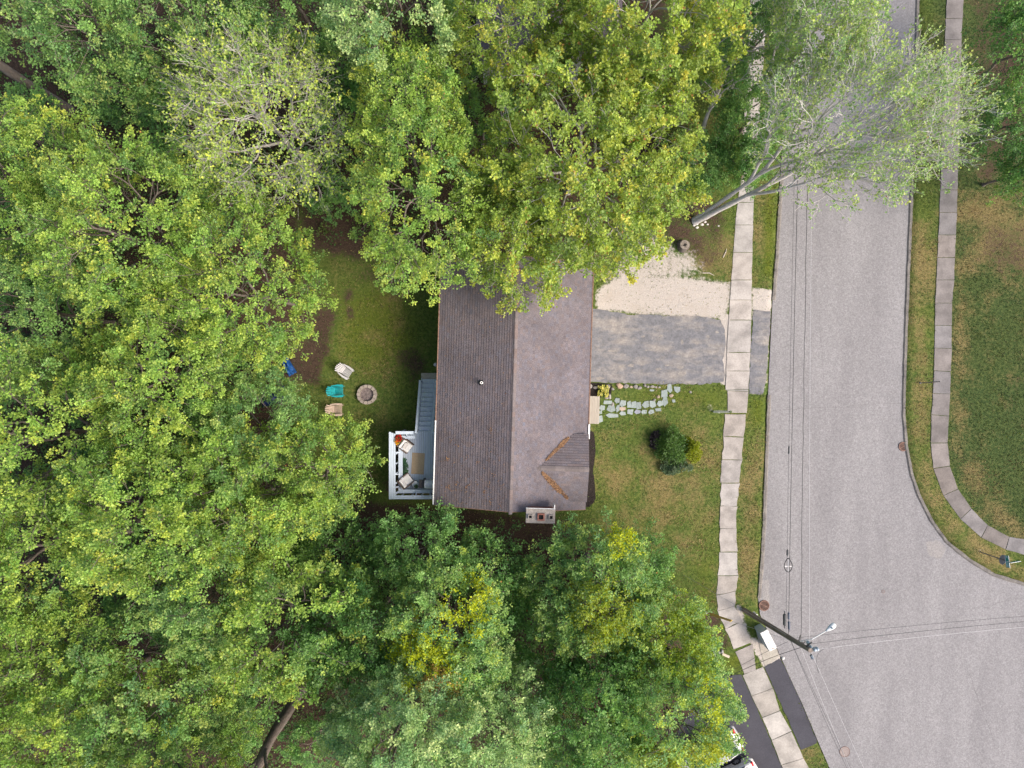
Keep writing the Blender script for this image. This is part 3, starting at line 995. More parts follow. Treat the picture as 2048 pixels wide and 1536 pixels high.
pts = np.stack([x, yv, RIDGE_Z - np.abs(x) * PITCH + 0.035], 1)
pile = obj('leaf_litter', litter_mesh('leaf_litter', pts, np.tile([-sn, 0, cs], (n, 1)), 0.075, (0.15, 0.06, 0.025), (0.44, 0.25, 0.12), 50), needle_m)
pile.location, pile.rotation_euler = HC, (0, 0, HROT)
tag(pile, 'fallen brown leaves scattered over the back slope of the roof', 'litter', kind='stuff')

# ------------------------------------------------------------------ back deck with stairs
DK = 2.10
deck = thing('deck', 'pale blue grey wooden deck with wide railings and stairs behind the house', 'deck', (0, 0, 0))
X0, X1, Y0, Y1 = -7.30, -4.55, -7.05, -3.05
nb = 19
bw = (X1 - X0) / nb
for i in range(nb):
    xx = X0 + (i + 0.5) * bw
    MB().box((xx, (Y0 + Y1) / 2, DK - 0.02 + rr.uniform(-0.003, 0.003)), (bw - 0.012, Y1 - Y0, 0.035)).build('board', deckblue, deck)
fr = MB()
for xx in np.linspace(X0 + 0.1, X1 - 0.1, 3): fr.box((xx, (Y0 + Y1) / 2, DK - 0.16), (0.05, Y1 - Y0 - 0.02, 0.2))
for yy in np.linspace(Y0 + 0.05, Y1 - 0.05, 8): fr.box(((X0 + X1) / 2, yy, DK - 0.36), (X1 - X0 - 0.02, 0.05, 0.18))
fr.build('joists', mat('dark_lumber', (0.10, 0.085, 0.07), (0.07, 0.06, 0.05), scale=5), deck)
for xx, yy in ((X0 + 0.1, Y0 + 0.1), (X0 + 0.1, Y1 - 0.1), (X0 + 0.1, (Y0 + Y1) / 2), (X1 - 0.2, Y0 + 0.1)):
    MB().box((xx, yy, (DK - 0.45) / 2), (0.14, 0.14, DK - 0.45)).build('post', deckblue, deck)
# bench along the edge (inner band) and the wide rail cap outside it
RZ, BZ = 3.05, 2.55
def flat(nm, a, b, z, w, m=deckblue, t=0.045):
    MB().bar((a[0], a[1], z), (b[0], b[1], z), w, t).build(nm, m, deck)
for off, w in ((0.07, 0.135), (0.215, 0.135), (0.355, 0.12)):
    flat('rail_board', (-7.78 + off, -7.28), (-7.78 + off, -3.0 - off * 0.4), RZ, w)
for off, w in ((0.06, 0.11), (0.18, 0.11)):
    flat('rail_board', (-7.36, -7.28 + off), (-4.62, -7.28 + off), RZ + 0.002, w)
flat('rail_board', (-7.36, -3.08), (-6.24, -3.08), RZ + 0.002, 0.19)
flat('rail_board', (-5.02, -3.08), (-4.62, -3.08), RZ + 0.002, 0.19)
flat('bench_board', (-7.12, -6.98), (-7.12, -3.5), BZ, 0.27)
flat('bench_board', (-7.25, -6.86), (-4.62, -6.86), BZ + 0.003, 0.22)
flat('bench_board', (-7.25, -3.40), (-6.20, -3.40), BZ + 0.003, 0.19)
flat('bench_board', (-5.02, -3.40), (-4.62, -3.40), BZ + 0.003, 0.19)
for a, b in (((-7.55, -4.35), (-7.15, -4.35)), ((-7.55, -5.75), (-7.15, -5.75)), ((-7.55, -6.55), (-7.15, -6.55)), ((-6.1, -7.16), (-6.1, -6.85)), ((-5.2, -7.16), (-5.2, -6.85)), ((-7.55, -7.15), (-7.2, -6.85)), ((-6.7, -3.08), (-6.7, -3.4))):
    MB().bar((a[0], a[1], RZ - 0.06), (b[0], b[1], BZ - 0.05), 0.06, 0.09).build('bracket', deckblue, deck)
    MB().box((b[0], b[1], (DK + BZ - 0.03) / 2), (0.07, 0.07, BZ - DK - 0.03)).build('bench_leg', deckblue, deck)
for yy in np.arange(-6.9, -3.2, 0.62):
    MB().box((-7.34, yy, (DK + RZ) / 2 - 0.03), (0.05, 0.08, RZ - DK - 0.06)).build('baluster', deckblue, deck)
for xx in np.arange(-7.0, -4.7, 0.62):
    MB().box((xx, -7.09, (DK + RZ) / 2 - 0.03), (0.08, 0.05, RZ - DK - 0.06)).build('baluster', deckblue, deck)
# stairs run down towards the driveway side of the yard
ns = 11
SX0, SX1 = -6.04, -5.10
ytop, ybot = -3.05, 0.34
for i in range(ns):
    t = (i + 0.5) / ns
    zz = DK * (1 - (i + 1) / (ns + 1))
    yy = ytop + (ybot - ytop) * t
    MB().box(((SX0 + SX1) / 2, yy, zz), (SX1 - SX0, (ybot - ytop) / ns - 0.015, 0.04)).build('tread', deckblue, deck)
    MB().box(((SX0 + SX1) / 2, yy - (ybot - ytop) / ns / 2 + 0.01, zz + 0.07), (SX1 - SX0, 0.02, 0.11)).build('riser', deckblue, deck)
for xx in (SX0 - 0.04, SX1 + 0.04):
    MB().bar((xx, ytop, DK - 0.12), (xx, ybot, 0.03), 0.05, 0.26).build('stringer', deckblue, deck)
    MB().bar((xx, ytop, DK + 0.86), (xx, ybot - 0.1, 1.0), 0.13, 0.05).build('handrail', deckblue, deck)
    MB().box((xx, ybot - 0.16, 0.5), (0.09, 0.09, 1.0)).build('post', deckblue, deck)
    MB().box((xx, ytop - 0.02, DK + 0.42), (0.09, 0.09, 0.84)).build('post', deckblue, deck)
MB().box(((SX0 + SX1) / 2, ybot + 0.20, 0.05), (1.1, 0.40, 0.10)).build('step_pad', pad_m, deck)

# ------------------------------------------------------------------ foliage helper for potted plants and shrubs
leaf_std = leaf_mat('leaf', 0.38, 0.45, spec=0.4)
petal_m = leaf_mat('petal', 0.25, 0.6)
def leaf_cloud(name, pos, dirs, nrm, L, W, cols, m, parent, fold=0.18):
    """many single leaves: kite-shaped, folded along the midrib; all arrays per leaf"""
    n = len(pos)
    s = np.cross(nrm, dirs)
    s /= np.linalg.norm(s, axis=1, keepdims=True) + 1e-9
    nn = np.cross(dirs, s)
    L = np.broadcast_to(np.asarray(L, float), (n,))[:, None]
    W = np.broadcast_to(np.asarray(W, float), (n,))[:, None]
    mid = pos + dirs * L * 0.45 + nn * W * fold
    V = np.stack([pos, mid + s * W * 0.5, pos + dirs * L, mid - s * W * 0.5], 1).reshape(-1, 3)
    F = (np.arange(n) * 4)[:, None] + np.array([[0, 1, 2, 3]])
    o = obj(name, np_mesh(name, V, F, cols), m, parent)
    o['kind'] = 'stuff'
    return o
def unit(v): return v / (np.linalg.norm(v, axis=1, keepdims=True) + 1e-9)
def blob_leaves(r_, n, c, rad, L, cols, shell=0.5):
    d = unit(r_.normal(0, 1, (n, 3)))
    d[:, 2] = np.abs(d[:, 2]) * 1.0 - 0.15
    k = r_.uniform(shell, 1.0, n)[:, None]
    pos = np.array(c) + d * k * np.array(rad)
    dr = unit(d + r_.normal(0, 0.6, (n, 3)))
    nr = unit(np.array([0, 0, 1.0]) + r_.normal(0, 0.5, (n, 3)))
    ci = r_.integers(0, len(cols), n)
    cc = np.array(cols)[ci] * r_.uniform(0.75, 1.25, (n, 1))
    return pos, dr, nr, L * r_.uniform(0.7, 1.3, n), cc

# ------------------------------------------------------------------ furniture on the deck
wicker = mat('brown_wicker', (0.085, 0.055, 0.045), (0.16, 0.115, 0.09), scale=30, rough=0.8, bump=0.5, bscale=60)
cushion = mat('white_cushion', (0.68, 0.66, 0.64), (0.60, 0.58, 0.57), scale=4, rough=0.9)
throw = mat('grey_striped_pillow', (0.33, 0.31, 0.31), (0.45, 0.43, 0.42), scale=12, rough=0.9, stretch=(1, 8, 1))
def armchair(label, loc, rz, pillow):
    t = thing('wicker_armchair', label, 'chair', loc, rz, 'wicker armchairs on the deck')
    MB().box((0.0, 0, 0.17), (0.64, 0.66, 0.26)).build('seat_base', wicker, t, bevel=0.02)
    for s in (-1, 1):
        MB().box((0.02, s * 0.345, 0.31), (0.66, 0.05, 0.54)).build('arm', wicker, t, bevel=0.015)
    b_ = MB().bar((-0.31, 0, 0.08), (-0.42, 0, 0.78), 0.70, 0.05, up=(1, 0, 0))
    b_.build('back', wicker, t, bevel=0.015)
    for sx in (-0.27, 0.27):
        for sy in (-0.28, 0.28):
            MB().box((sx, sy, 0.03), (0.05, 0.05, 0.06)).build('leg', wicker, t)
    MB().box((0.03, 0, 0.36), (0.60, 0.62, 0.13)).build('seat_cushion', cushion, t, bevel=0.05)
    M = Matrix.Rotation(R(-14), 3, 'Y')
    MB().box((-0.24, 0, 0.58), (0.13, 0.60, 0.44), M=M).build('back_cushion', cushion, t, bevel=0.05)
    if pillow:
        M = Matrix.Rotation(R(-35), 3, 'Y') @ Matrix.Rotation(R(12), 3, 'X')
        MB().box((-0.05, 0.02, 0.56), (0.12, 0.42, 0.36), M=M).build('pillow', throw, t, bevel=0.04)
    return t
armchair('wicker armchair with grey pillow beside the red flowers', P(812, 892, DK + 0.4) - Vector((0, 0, 0.4)), R(-38), True)
armchair('wicker armchair with plain white cushions at the grill end of the deck', P(813, 961, DK + 0.4) - Vector((0, 0, 0.4)), R(38), False)
jute = mat('jute_rug', (0.47, 0.355, 0.235), (0.40, 0.295, 0.19), scale=14, rough=0.98, fine=0.15, bump=0.5, bscale=50)
c = P(836, 927, DK)
rug = thing('rug', 'tan jute rug on the deck boards', 'rug', c, R(-3))
MB().box((0, 0, 0.009), (0.80, 1.36, 0.016)).build('weave', jute, rug, bevel=0.004)
hem = MB()
for s in (-1, 1):
    hem.box((0, s * 0.668, 0.011), (0.806, 0.035, 0.02)); hem.box((s * 0.392, 0, 0.0112), (0.035, 1.30, 0.02))
hem.build('hem', mat('rug_hem', (0.42, 0.31, 0.20), (0.36, 0.26, 0.17), scale=14, rough=0.98), rug)
r_ = np.random.default_rng(60)
# flower pot
pot_m = mat('terracotta_pot', (0.13, 0.10, 0.09), (0.20, 0.15, 0.13), scale=6, rough=0.8)
t = thing('flower_pot', 'pot of red and yellow flowers on the deck corner', 'flowers', P(795, 878, 2.95) * 1.0 - Vector((0, 0, 0.40)))
t.location.z = BZ + 0.02
MB().lathe([(0.13, 0), (0.17, 0.22), (0.19, 0.24), (0.17, 0.26)], 16).build('pot', pot_m, t)
p_, d__, n__, L_, c_ = blob_leaves(r_, 420, (0, 0, 0.36), (0.27, 0.30, 0.22), 0.10, [(0.04, 0.09, 0.02), (0.06, 0.12, 0.02)])
leaf_cloud('foliage', p_, d__, n__, L_, L_ * 0.5, c_, leaf_std, t)
for nm, cc, cen, rad, n in (('red_blooms', [(0.55, 0.02, 0.015), (0.42, 0.01, 0.02), (0.6, 0.10, 0.02)], (0.06, 0.05, 0.45), (0.22, 0.22, 0.16), 230),
                            ('yellow_blooms', [(0.72, 0.42, 0.01), (0.65, 0.30, 0.01)], (-0.05, -0.20, 0.42), (0.15, 0.12, 0.14), 120)):
    p_, d__, n__, L_, c_ = blob_leaves(r_, n, cen, rad, 0.075, cc, 0.7)
    leaf_cloud(nm, p_, d__, n__, L_, L_ * 0.9, c_, petal_m, t)
# fern
t = thing('potted_palm', 'long green potted fern between the two deck armchairs', 'plant', P(806, 936, DK + 0.4) - Vector((0, 0, 0.4)))
MB().lathe([(0.12, 0), (0.16, 0.3), (0.15, 0.31)], 14).build('pot', pot_m, t)
pp, dd, nn_, cc = [], [], [], []
for k in range(34):
    a = r_.uniform(0, 2 * np.pi)
    ln = r_.uniform(0.35, 0.62)
    for j in range(26):
        q = (j + 1) / 26
        rad = ln * q
        for s in (-1, 1):
            pp.append((np.cos(a) * rad * 0.55, np.sin(a) * rad * 1.15, 0.32 + 0.5 * q - 0.42 * q * q))
            b_ = a + s * 1.0
            dd.append((np.cos(b_), np.sin(b_), -0.15))
            nn_.append((r_.normal(0, .2), r_.normal(0, .2), 1))
            cc.append(np.array((0.028, 0.085, 0.035)) * r_.uniform(0.7, 1.4))
leaf_cloud('fronds', np.array(pp), unit(np.array(dd)), unit(np.array(nn_)), 0.10, 0.028, np.array(cc), leaf_std, t)
# round side table with plant
c = P(831, 969, DK + 0.45)
t = thing('side_table', 'round white topped side table beside the grill', 'table', (c.x, c.y, DK))
MB().lathe([(0.245, 0), (0.245, 0.03)], 24, (0, 0, 0.43)).build('table_top', mat('pale_tray', (0.45, 0.48, 0.50), (0.38, 0.41, 0.44), scale=5, rough=0.5), t)
rim = MB()
rim.tube([(0.25 * math.cos(a), 0.25 * math.sin(a), 0.465) for a in np.linspace(0, 2 * math.pi, 25)], 0.018, 6, cap=False)
rim.build('rim', mat('black_metal', (0.03, 0.03, 0.032), (0.04, 0.04, 0.042), scale=8, rough=0.5), t)
for k in range(3):
    a = k * 2.094
    MB().tube([(0.2 * math.cos(a), 0.2 * math.sin(a), 0), (0.15 * math.cos(a), 0.15 * math.sin(a), 0.43)], 0.014, 6).build('leg', MATS['black_metal'], t)
t2 = thing('potted_herb', 'small dark green pot plant on the round side table', 'plant', (c.x + 0.06, c.y - 0.09, DK + 0.46))
MB().lathe([(0.06, 0), (0.08, 0.12), (0.07, 0.13)], 12).build('pot', pot_m, t2)
p_, d__, n__, L_, c_ = blob_leaves(r_, 160, (0, 0, 0.14), (0.11, 0.11, 0.10), 0.06, [(0.02, 0.06, 0.02), (0.03, 0.08, 0.025)])
leaf_cloud('foliage', p_, d__, n__, L_, L_ * 0.5, c_, leaf_std, t2)
# grill
steel = mat('brushed_steel', (0.48, 0.48, 0.49), (0.40, 0.40, 0.41), scale=8, rough=0.35, metal=0.4, stretch=(1, 6, 1))
c = P(858, 969, DK + 0.9)
t = thing('grill', 'grill with white steel lid and dark side shelf against the house', 'grill', (c.x, c.y, DK), R(-2))
MB().box((0.12, 0, 0.55), (0.80, 0.52, 0.34)).build('firebox', steel, t, bevel=0.02)
hood = MB()
prof = [(-0.27, 0.72), (-0.27, 0.86), (-0.20, 0.97), (-0.05, 1.03), (0.10, 1.02), (0.22, 0.93), (0.27, 0.80), (0.27, 0.72)]
n = len(prof)
hood.add([(-0.28, y_, z_) for y_, z_ in prof] + [(0.52, y_, z_) for y_, z_ in prof],
         [tuple(range(n)), tuple(range(2 * n - 1, n - 1, -1))] + [(i, n + i, n + (i + 1) % n, (i + 1) % n) for i in range(n)])
hood.build('lid', mat('white_lid', (0.66, 0.66, 0.67), (0.58, 0.58, 0.6), scale=3, rough=0.35), t)
MB().tube([(-0.2, 0.34, 0.86), (-0.2, 0.38, 0.86), (0.45, 0.38, 0.86), (0.45, 0.34, 0.86)], 0.016, 8).build('handle', steel, t)
MB().box((-0.48, 0.0, 0.70), (0.36, 0.54, 0.04)).build('side_shelf', mat('dark_shelf', (0.05, 0.045, 0.045), (0.07, 0.06, 0.06), scale=6, rough=0.6), t, bevel=0.01)
MB().lathe([(0.10, 0), (0.10, 0.015)], 16, (-0.30, 0.30, 0.72)).build('side_burner', MATS['black_metal'], t)
for sx in (-0.22, 0.46):
    for sy in (-0.22, 0.22):
        MB().box((sx, sy, 0.2), (0.05, 0.05, 0.4)).build('leg', steel, t)

# ------------------------------------------------------------------ back yard
def adirondack(label, loc, rz, m):
    """front points along +x"""
    t = thing('adirondack_chair', label, 'chair', loc, rz, 'slatted garden chairs round the fire pit')
    for i in range(7):
        q = i / 6
        MB().box((0.40 - q * 0.52, 0, 0.37 - q * 0.12), (0.060, 0.50, 0.022), M=Matrix.Rotation(R(-13), 3, 'Y')).build('seat_slat', m, t)
    for i in range(6):
        s = (i - 2.5)
        b0 = (-0.12, s * 0.078, 0.24)
        ln = 0.82 - 0.035 * s * s * 0.55
        b1 = (-0.12 - ln * 0.56, s * 0.115, 0.24 + ln * 0.80)
        MB().bar(b0, b1, 0.066, 0.02, up=(1, 0, 0.4)).build('back_slat', m, t)
    MB().box((-0.36, 0, 0.58), (0.04, 0.58, 0.06)).build('back_brace', m, t)
    for s in (-1, 1):
        a = MB()
        pts = [(0.47, s * 0.27), (0.50, s * 0.36), (0.44, s * 0.42), (0.10, s * 0.43), (-0.30, s * 0.37), (-0.33, s * 0.30), (0.05, s * 0.31)]
        a.prism(pts if s > 0 else pts[::-1], 0.555, 0.58)
        a.build('arm', m, t)
        MB().box((0.42, s * 0.31, 0.28), (0.09, 0.025, 0.55)).build('leg', m, t)
        MB().bar((0.46, s * 0.275, 0.33), (-0.50, s * 0.275, 0.06), 0.025, 0.11).build('leg', m, t)
    return t
wht = mat('white_plastic', (0.50, 0.485, 0.50), (0.44, 0.43, 0.445), scale=5, rough=0.6)
teal = mat('teal_plastic', (0.012, 0.30, 0.33), (0.01, 0.25, 0.28), scale=5, rough=0.55)
tan_ = mat('tan_plastic', (0.46, 0.35, 0.28), (0.38, 0.29, 0.23), scale=5, rough=0.7)
adirondack('white slatted garden chair on the grass above the fire pit', P(690, 742, 0.4) - Vector((0, 0, 0.4)), R(-34), wht)
adirondack('teal slatted garden chair left of the fire pit', P(673, 782, 0.4) - Vector((0, 0, 0.4)), R(2), teal)
adirondack('tan slatted garden chair below the teal chair', P(671, 819, 0.4) - Vector((0, 0, 0.4)), R(-1), tan_)
c = P(734, 789, 0.15)
t = thing('fire_pit', 'round fire pit ring of pale concrete blocks on the back lawn', 'fire pit', (c.x, c.y, 0))
block_m = attr_mat('fire_pit_block', grain=0.2, gscale=18, bump=0.4)
rr = random.Random(8)
nblk = 13
for k in range(nblk):
    a0, a1 = (k + 0.05) * 2 * math.pi / nblk, (k + 0.95) * 2 * math.pi / nblk
    v = rr.uniform(0.85, 1.12)
    for lay, zz in ((0, 0.0), (1, 0.14)):
        sh = 0.0 if lay else math.pi / nblk
        poly = [(r0 * math.cos(a + sh), r0 * math.sin(a + sh)) for r0, a in ((0.46, a0), (0.66, a0), (0.675, (a0 + a1) / 2), (0.66, a1), (0.46, a1))]
        MB().prism(poly, zz, zz + 0.137 + rr.uniform(-0.006, 0.006), (0.37 * v, 0.315 * v, 0.275 * v), inset=0.03).build('block', block_m, t, attr='piececol')
ash = MB()
pts = [(0.455 * math.cos(a), 0.455 * math.sin(a)) for a in np.linspace(0, 2 * math.pi, 25)[:-1]]
ash.prism(pts, 0.01, 0.06)
ash.build('ash_bed', add_grain(mat('ash_and_charcoal', (0.10, 0.08, 0.08), (0.26, 0.21, 0.205), scale=9, rough=0.95, bump=0.8, bscale=20), 30, 0.4), t)

def tarp(label, px, py, sx, sy, rz, h, c, seed):
    """a crumpled sheet thrown over a low heap"""
    r_ = np.random.default_rng(seed)
    n = 14
    u = np.linspace(-1, 1, n)
    X, Y = np.meshgrid(u, u)
    bump_ = vnoise(np.stack([X.ravel(), Y.ravel()], 1), 3.1, seed).reshape(n, n)
    Z = h * np.clip(1.15 - np.maximum(np.abs(X), np.abs(Y)) ** 3, 0.02, 1) * (0.55 + 0.7 * bump_)
    Z[0, :] = Z[-1, :] = Z[:, 0] = Z[:, -1] = 0.015
    V = np.stack([X.ravel() * sx * (1 + 0.08 * bump_.ravel()), Y.ravel() * sy, Z.ravel()], 1)
    ii = np.arange(n * n).reshape(n, n)
    Q = np.stack([ii[:-1, :-1].ravel(), ii[:-1, 1:].ravel(), ii[1:, 1:].ravel(), ii[1:, :-1].ravel()], 1)
    me = np_mesh('tarp', V, Q, smooth=False)
    o = obj('tarp', me, mat('tarp_%d' % seed, c, tuple(x * 0.55 for x in c), scale=5, rough=0.5))
    o.location = P(px, py)
    o.rotation_euler = (0, 0, rz)
    return tag(o, label, 'tarp', 'tarps at the edge of the trees')
tarp('bright blue tarp heap at the edge of the bare brown soil', 574, 729, 0.75, 0.30, R(-58), 0.35, (0.012, 0.075, 0.26), 5)
tarp('dark navy tarp heap under the branches left of the garden chairs', 545, 793, 0.85, 0.55, R(15), 0.35, (0.008, 0.018, 0.09), 6)
tarp('dark blue tarp showing through the trees below the house', 745, 1096, 0.4, 0.6, R(10), 0.4, (0.012, 0.03, 0.12), 7)
tarp('small orange red sheet by the trees left of the lawn', 618, 603, 0.42, 0.14, R(-6), 0.22, (0.55, 0.06, 0.02), 8)

# ------------------------------------------------------------------ front yard
fw = mat('bleached_deck_wood', (0.37, 0.335, 0.285), (0.30, 0.27, 0.23), scale=4, rough=0.9, stretch=(4, 0.5, 1))
c = P(1186, 820, 0.4)
t = thing('front_step', 'bleached wooden front landing at the end of the flagstones', 'step', (c.x + 0.05, c.y, 0), HROT)
for i in range(5):
    MB().box((-0.36 + i * 0.165, 0, 0.40), (0.155, 1.85, 0.035)).build('board', fw, t)
MB().box((-0.03, 0, 0.19), (0.80, 1.78, 0.37)).build('base', fw, t)
path = struct('garden_path')
stones = [(215, 370, 28, 24), (200, 412, 16, 16), (198, 475, 22, 34), (270, 318, 38, 20), (300, 380, 40, 36), (307, 443, 60, 22), (360, 302, 22, 26), (367, 375, 18, 34),
          (415, 330, 30, 32), (412, 422, 32, 20), (415, 382, 30, 18), (480, 333, 20, 34), (488, 408, 30, 26), (524, 338, 26, 30), (556, 410, 30, 22), (574, 343, 24, 34), (622, 410, 30, 20),
          (638, 337, 32, 32), (692, 410, 30, 20), (712, 335, 32, 32), (765, 385, 34, 18), (778, 328, 28, 26), (826, 305, 28, 46), (822, 230, 28, 36), (876, 180, 24, 42), (947, 195, 30, 28), (912, 303, 18, 16), (700, 198, 22, 10)]
fstone = attr_mat('bluestone_flag', grain=0.14, gscale=10, bump=0.3, rough=0.85)
rr = random.Random(12)
for i, (zx, zy, hw, hh) in enumerate(stones):
    px, py = 1160 + zx / 4.876, 740 + zy / 4.876
    c = P(px, py)
    k = 0.0337 / 4.876
    n = rr.choice((4, 4, 5, 5))
    poly = []
    a0 = math.pi / 4 + rr.uniform(-0.2, 0.2)
    for j in range(n):
        a = a0 + 2 * math.pi * j / n + rr.uniform(-0.22, 0.22)
        q = 1.10 * rr.uniform(0.85, 1.12) / max(abs(math.cos(a)), abs(math.sin(a)))
        poly.append((c.x + hw * k * q * math.cos(a), c.y + hh * k * q * math.sin(a)))
    v = rr.uniform(0.86, 1.12)
    cc = (0.265 * v, 0.305 * v, 0.298 * v)
    if i in (10,): cc = (0.38, 0.30, 0.24)
    if i == 14: cc = (0.26, 0.27, 0.32)
    MB().prism(poly, -0.03, 0.035 + rr.uniform(0, 0.015), cc, inset=0.03).build('flagstone', fstone, path, attr='piececol')
rock_m = attr_mat('field_rock', grain=0.25, gscale=16, bump=0.6)
def rock_mesh(seed, s, c):
    r_ = np.random.default_rng(seed)
    import bmesh
    bm = bmesh.new()
    bmesh.ops.create_icosphere(bm, subdivisions=2, radius=1.0)
    for v in bm.verts:
        d = v.co.normalized()
        q = 1 + 0.22 * math.sin(d.x * 3.1 + seed) * math.cos(d.y * 2.7 + seed * 1.3) + 0.12 * math.sin(d.z * 5 + seed)
        q = min(q, 1.08)
        v.co = Vector((d.x * s[0], d.y * s[1], max(d.z, -0.3) * s[2])) * q
    me = bpy.data.meshes.new('rock')
    bm.to_mesh(me)
    bm.free()
    a = me.attributes.new('piececol', 'FLOAT_COLOR', 'FACE')
    for d in a.data: d.color = (*c, 1)
    me.materials.append(rock_m)
    return me
rocks = [(105, 160, 14, 22), (152, 172, 24, 14), (272, 162, 22, 20), (318, 185, 18, 12), (385, 155, 36, 28), (448, 158, 28, 22), (497, 166, 17, 13), (541, 162, 22, 20), (580, 175, 22, 15),
         (632, 152, 16, 14), (662, 164, 16, 12), (705, 162, 24, 14), (740, 168, 15, 10), (773, 168, 12, 10), (258, 270, 20, 16), (288, 258, 16, 28), (723, 292, 16, 14), (762, 262, 20, 16), (888, 250, 24, 18), (318, 335, 14, 22), (1075, 215, 15, 12)]
for i, (zx, zy, hw, hh) in enumerate(rocks):
    c = P(1160 + zx / 4.876, 740 + zy / 4.876)
    k = 0.0337 / 4.876
    v = rr.uniform(0.8, 1.2)
    cc = (0.25 * v, 0.23 * v, 0.215 * v)
    if i == 4: cc = (0.38, 0.27, 0.20)
    if i in (6, 17, 18): cc = (0.33, 0.26, 0.20)
    o = bpy.data.objects.new('rock', rock_mesh(i, (hw * k, hh * k, min(hw, hh) * k * 0.7), cc))
    link(o)
    o.location = (c.x, c.y, 0.03)
    o.rotation_euler = (0, 0, rr.uniform(-0.4, 0.4))
    if i == 4:
        tag(o, 'largest pinkish rock of the edging between driveway and lawn', 'rock', 'edging rocks')
    elif i in (14, 15, 19):
        tag(o, 'small grey rock between the yellow flowers and the flagstones', 'rock', 'rocks by the yellow flowers')
    elif i in (16, 17, 18, 20):
        tag(o, 'pale rock lying loose beside the flagstone path', 'rock', 'loose path rocks')
    else:
        tag(o, 'grey rock in the edging row between driveway and lawn', 'rock', 'edging rocks')
t = thing('flower_bush', 'small bush of pale yellow flowers by the front landing', 'flowers', P(1206, 782))
p_, d__, n__, L_, c_ = blob_leaves(r_, 700, (0, 0, 0.10), (0.34, 0.42, 0.32), 0.10, [(0.06, 0.11, 0.02), (0.10, 0.15, 0.03)])
leaf_cloud('foliage', p_, d__, n__, L_, L_ * 0.5, c_, leaf_std, t)
for k in range(26):
    a, q = rr.uniform(0, 6.28), math.sqrt(rr.random())
    cx_, cy_ = 0.38 * q * math.cos(a), 0.46 * q * math.sin(a)
    p_, d__, n__, L_, c_ = blob_leaves(r_, 22, (cx_, cy_, 0.44 - 0.25 * q), (0.07, 0.07, 0.05), 0.06, [(0.62, 0.58, 0.12), (0.7, 0.68, 0.25)], 0.6)
    leaf_cloud('bloom', p_, d__, n__, L_, L_ * 0.9, c_, petal_m, t)['kind'] = 'stuff'
# post
t = thing('white_post', 'tall thin white post standing beside the pavement in the front lawn', 'post', P(1428, 823.5))
top = P(1461, 823.5, 3.55) - P(1428, 823.5)
tp = lambda q: (top.x * q, top.y * q, top.z * q)
MB().tube([(0, 0, -0.1), tp(1.0)], [0.075, 0.065], 10).build('shaft', white_trim, t)
MB().tube([tp(0.26), tp(0.33)], 0.085, 12).build('collar', white_trim, t)
MB().tube([tp(1.0), tp(1.03)], 0.075, 12).build('finial', mat('green_patina', (0.10, 0.13, 0.06), (0.07, 0.09, 0.05), scale=8), t)
# stump
wood_cut = mat('grey_cut_wood', (0.30, 0.26, 0.22), (0.12, 0.10, 0.085), scale=7, rough=0.95, bump=0.6)
bark_m = mat('tree_bark', (0.155, 0.130, 0.115), (0.085, 0.070, 0.062), scale=7, rough=0.95, bump=0.9, bscale=18, stretch=(1, 1, 0.35))
t = thing('tree_stump', 'grey cut tree stump on bare soil beside the sand', 'stump', P(1366, 492))
sm = MB()
prof = []
for k_, (rad_, z_) in enumerate(((0.46, -0.05), (0.40, 0.10), (0.34, 0.30), (0.33, 0.46))): prof.append((rad_, z_))
sm.lathe(prof, 18)
sm.v = [(x * (1 + 0.10 * math.sin(3 * math.atan2(y, x) + 1)), y * (1 + 0.10 * math.sin(3 * math.atan2(y, x) + 1)), z) for x, y, z in sm.v]
sm.build('bark', bark_m, t, smooth=True)
MB().lathe([(0.30, 0), (0.31, 0.02), (0.27, 0.03)], 18, (0, 0, 0.455)).build('cut_face', wood_cut, t)
hol = [(0.12 * math.cos(a) * (1 + 0.3 * math.sin(2 * a)), 0.10 * math.sin(a)) for a in np.linspace(0, 6.283, 14)[:-1]]
MB().prism([(x + 0.02, y - 0.02) for x, y in hol], 0.48, 0.488).build('hollow', dark_m, t)
for i, (px, py, s) in enumerate([(1392, 447, .12), (1398, 443, .09), (1404, 449, .08), (1410, 444, .07), (1394, 455, .08), (1415, 449, .06), (1388, 451, .07), (1437, 452, 0.05)]):
    o = bpy.data.objects.new('rock', rock_mesh(50 + i, (s * 1.5, s * 1.1, s), (0.55, 0.52, 0.49)))
    link(o)
    o.location = P(px, py)
    tag(o, 'small white stone at the foot of the leaning tree', 'stone', 'white stones by the leaning tree')
for i, (a, b, lab) in enumerate((((1405, 546), (1428, 551), 'pale dead stick on the edge of the sand'), ((1446, 515), (1453, 498), 'short pale twig on dry grass by the pavement'))):
    pa, pb = P(*a), P(*b)
    md = (pa + pb) / 2 + Vector((0.05, 0.08, 0.05))
    o = MB().tube([pa + Vector((0, 0, 0.02)), md, pb + Vector((0, 0, 0.03))], [0.035, 0.03, 0.015], 6).build('stick', mat('bleached_stick', (0.5, 0.44, 0.38), (0.4, 0.34, 0.3), scale=8), None)
    tag(o, lab, 'stick')

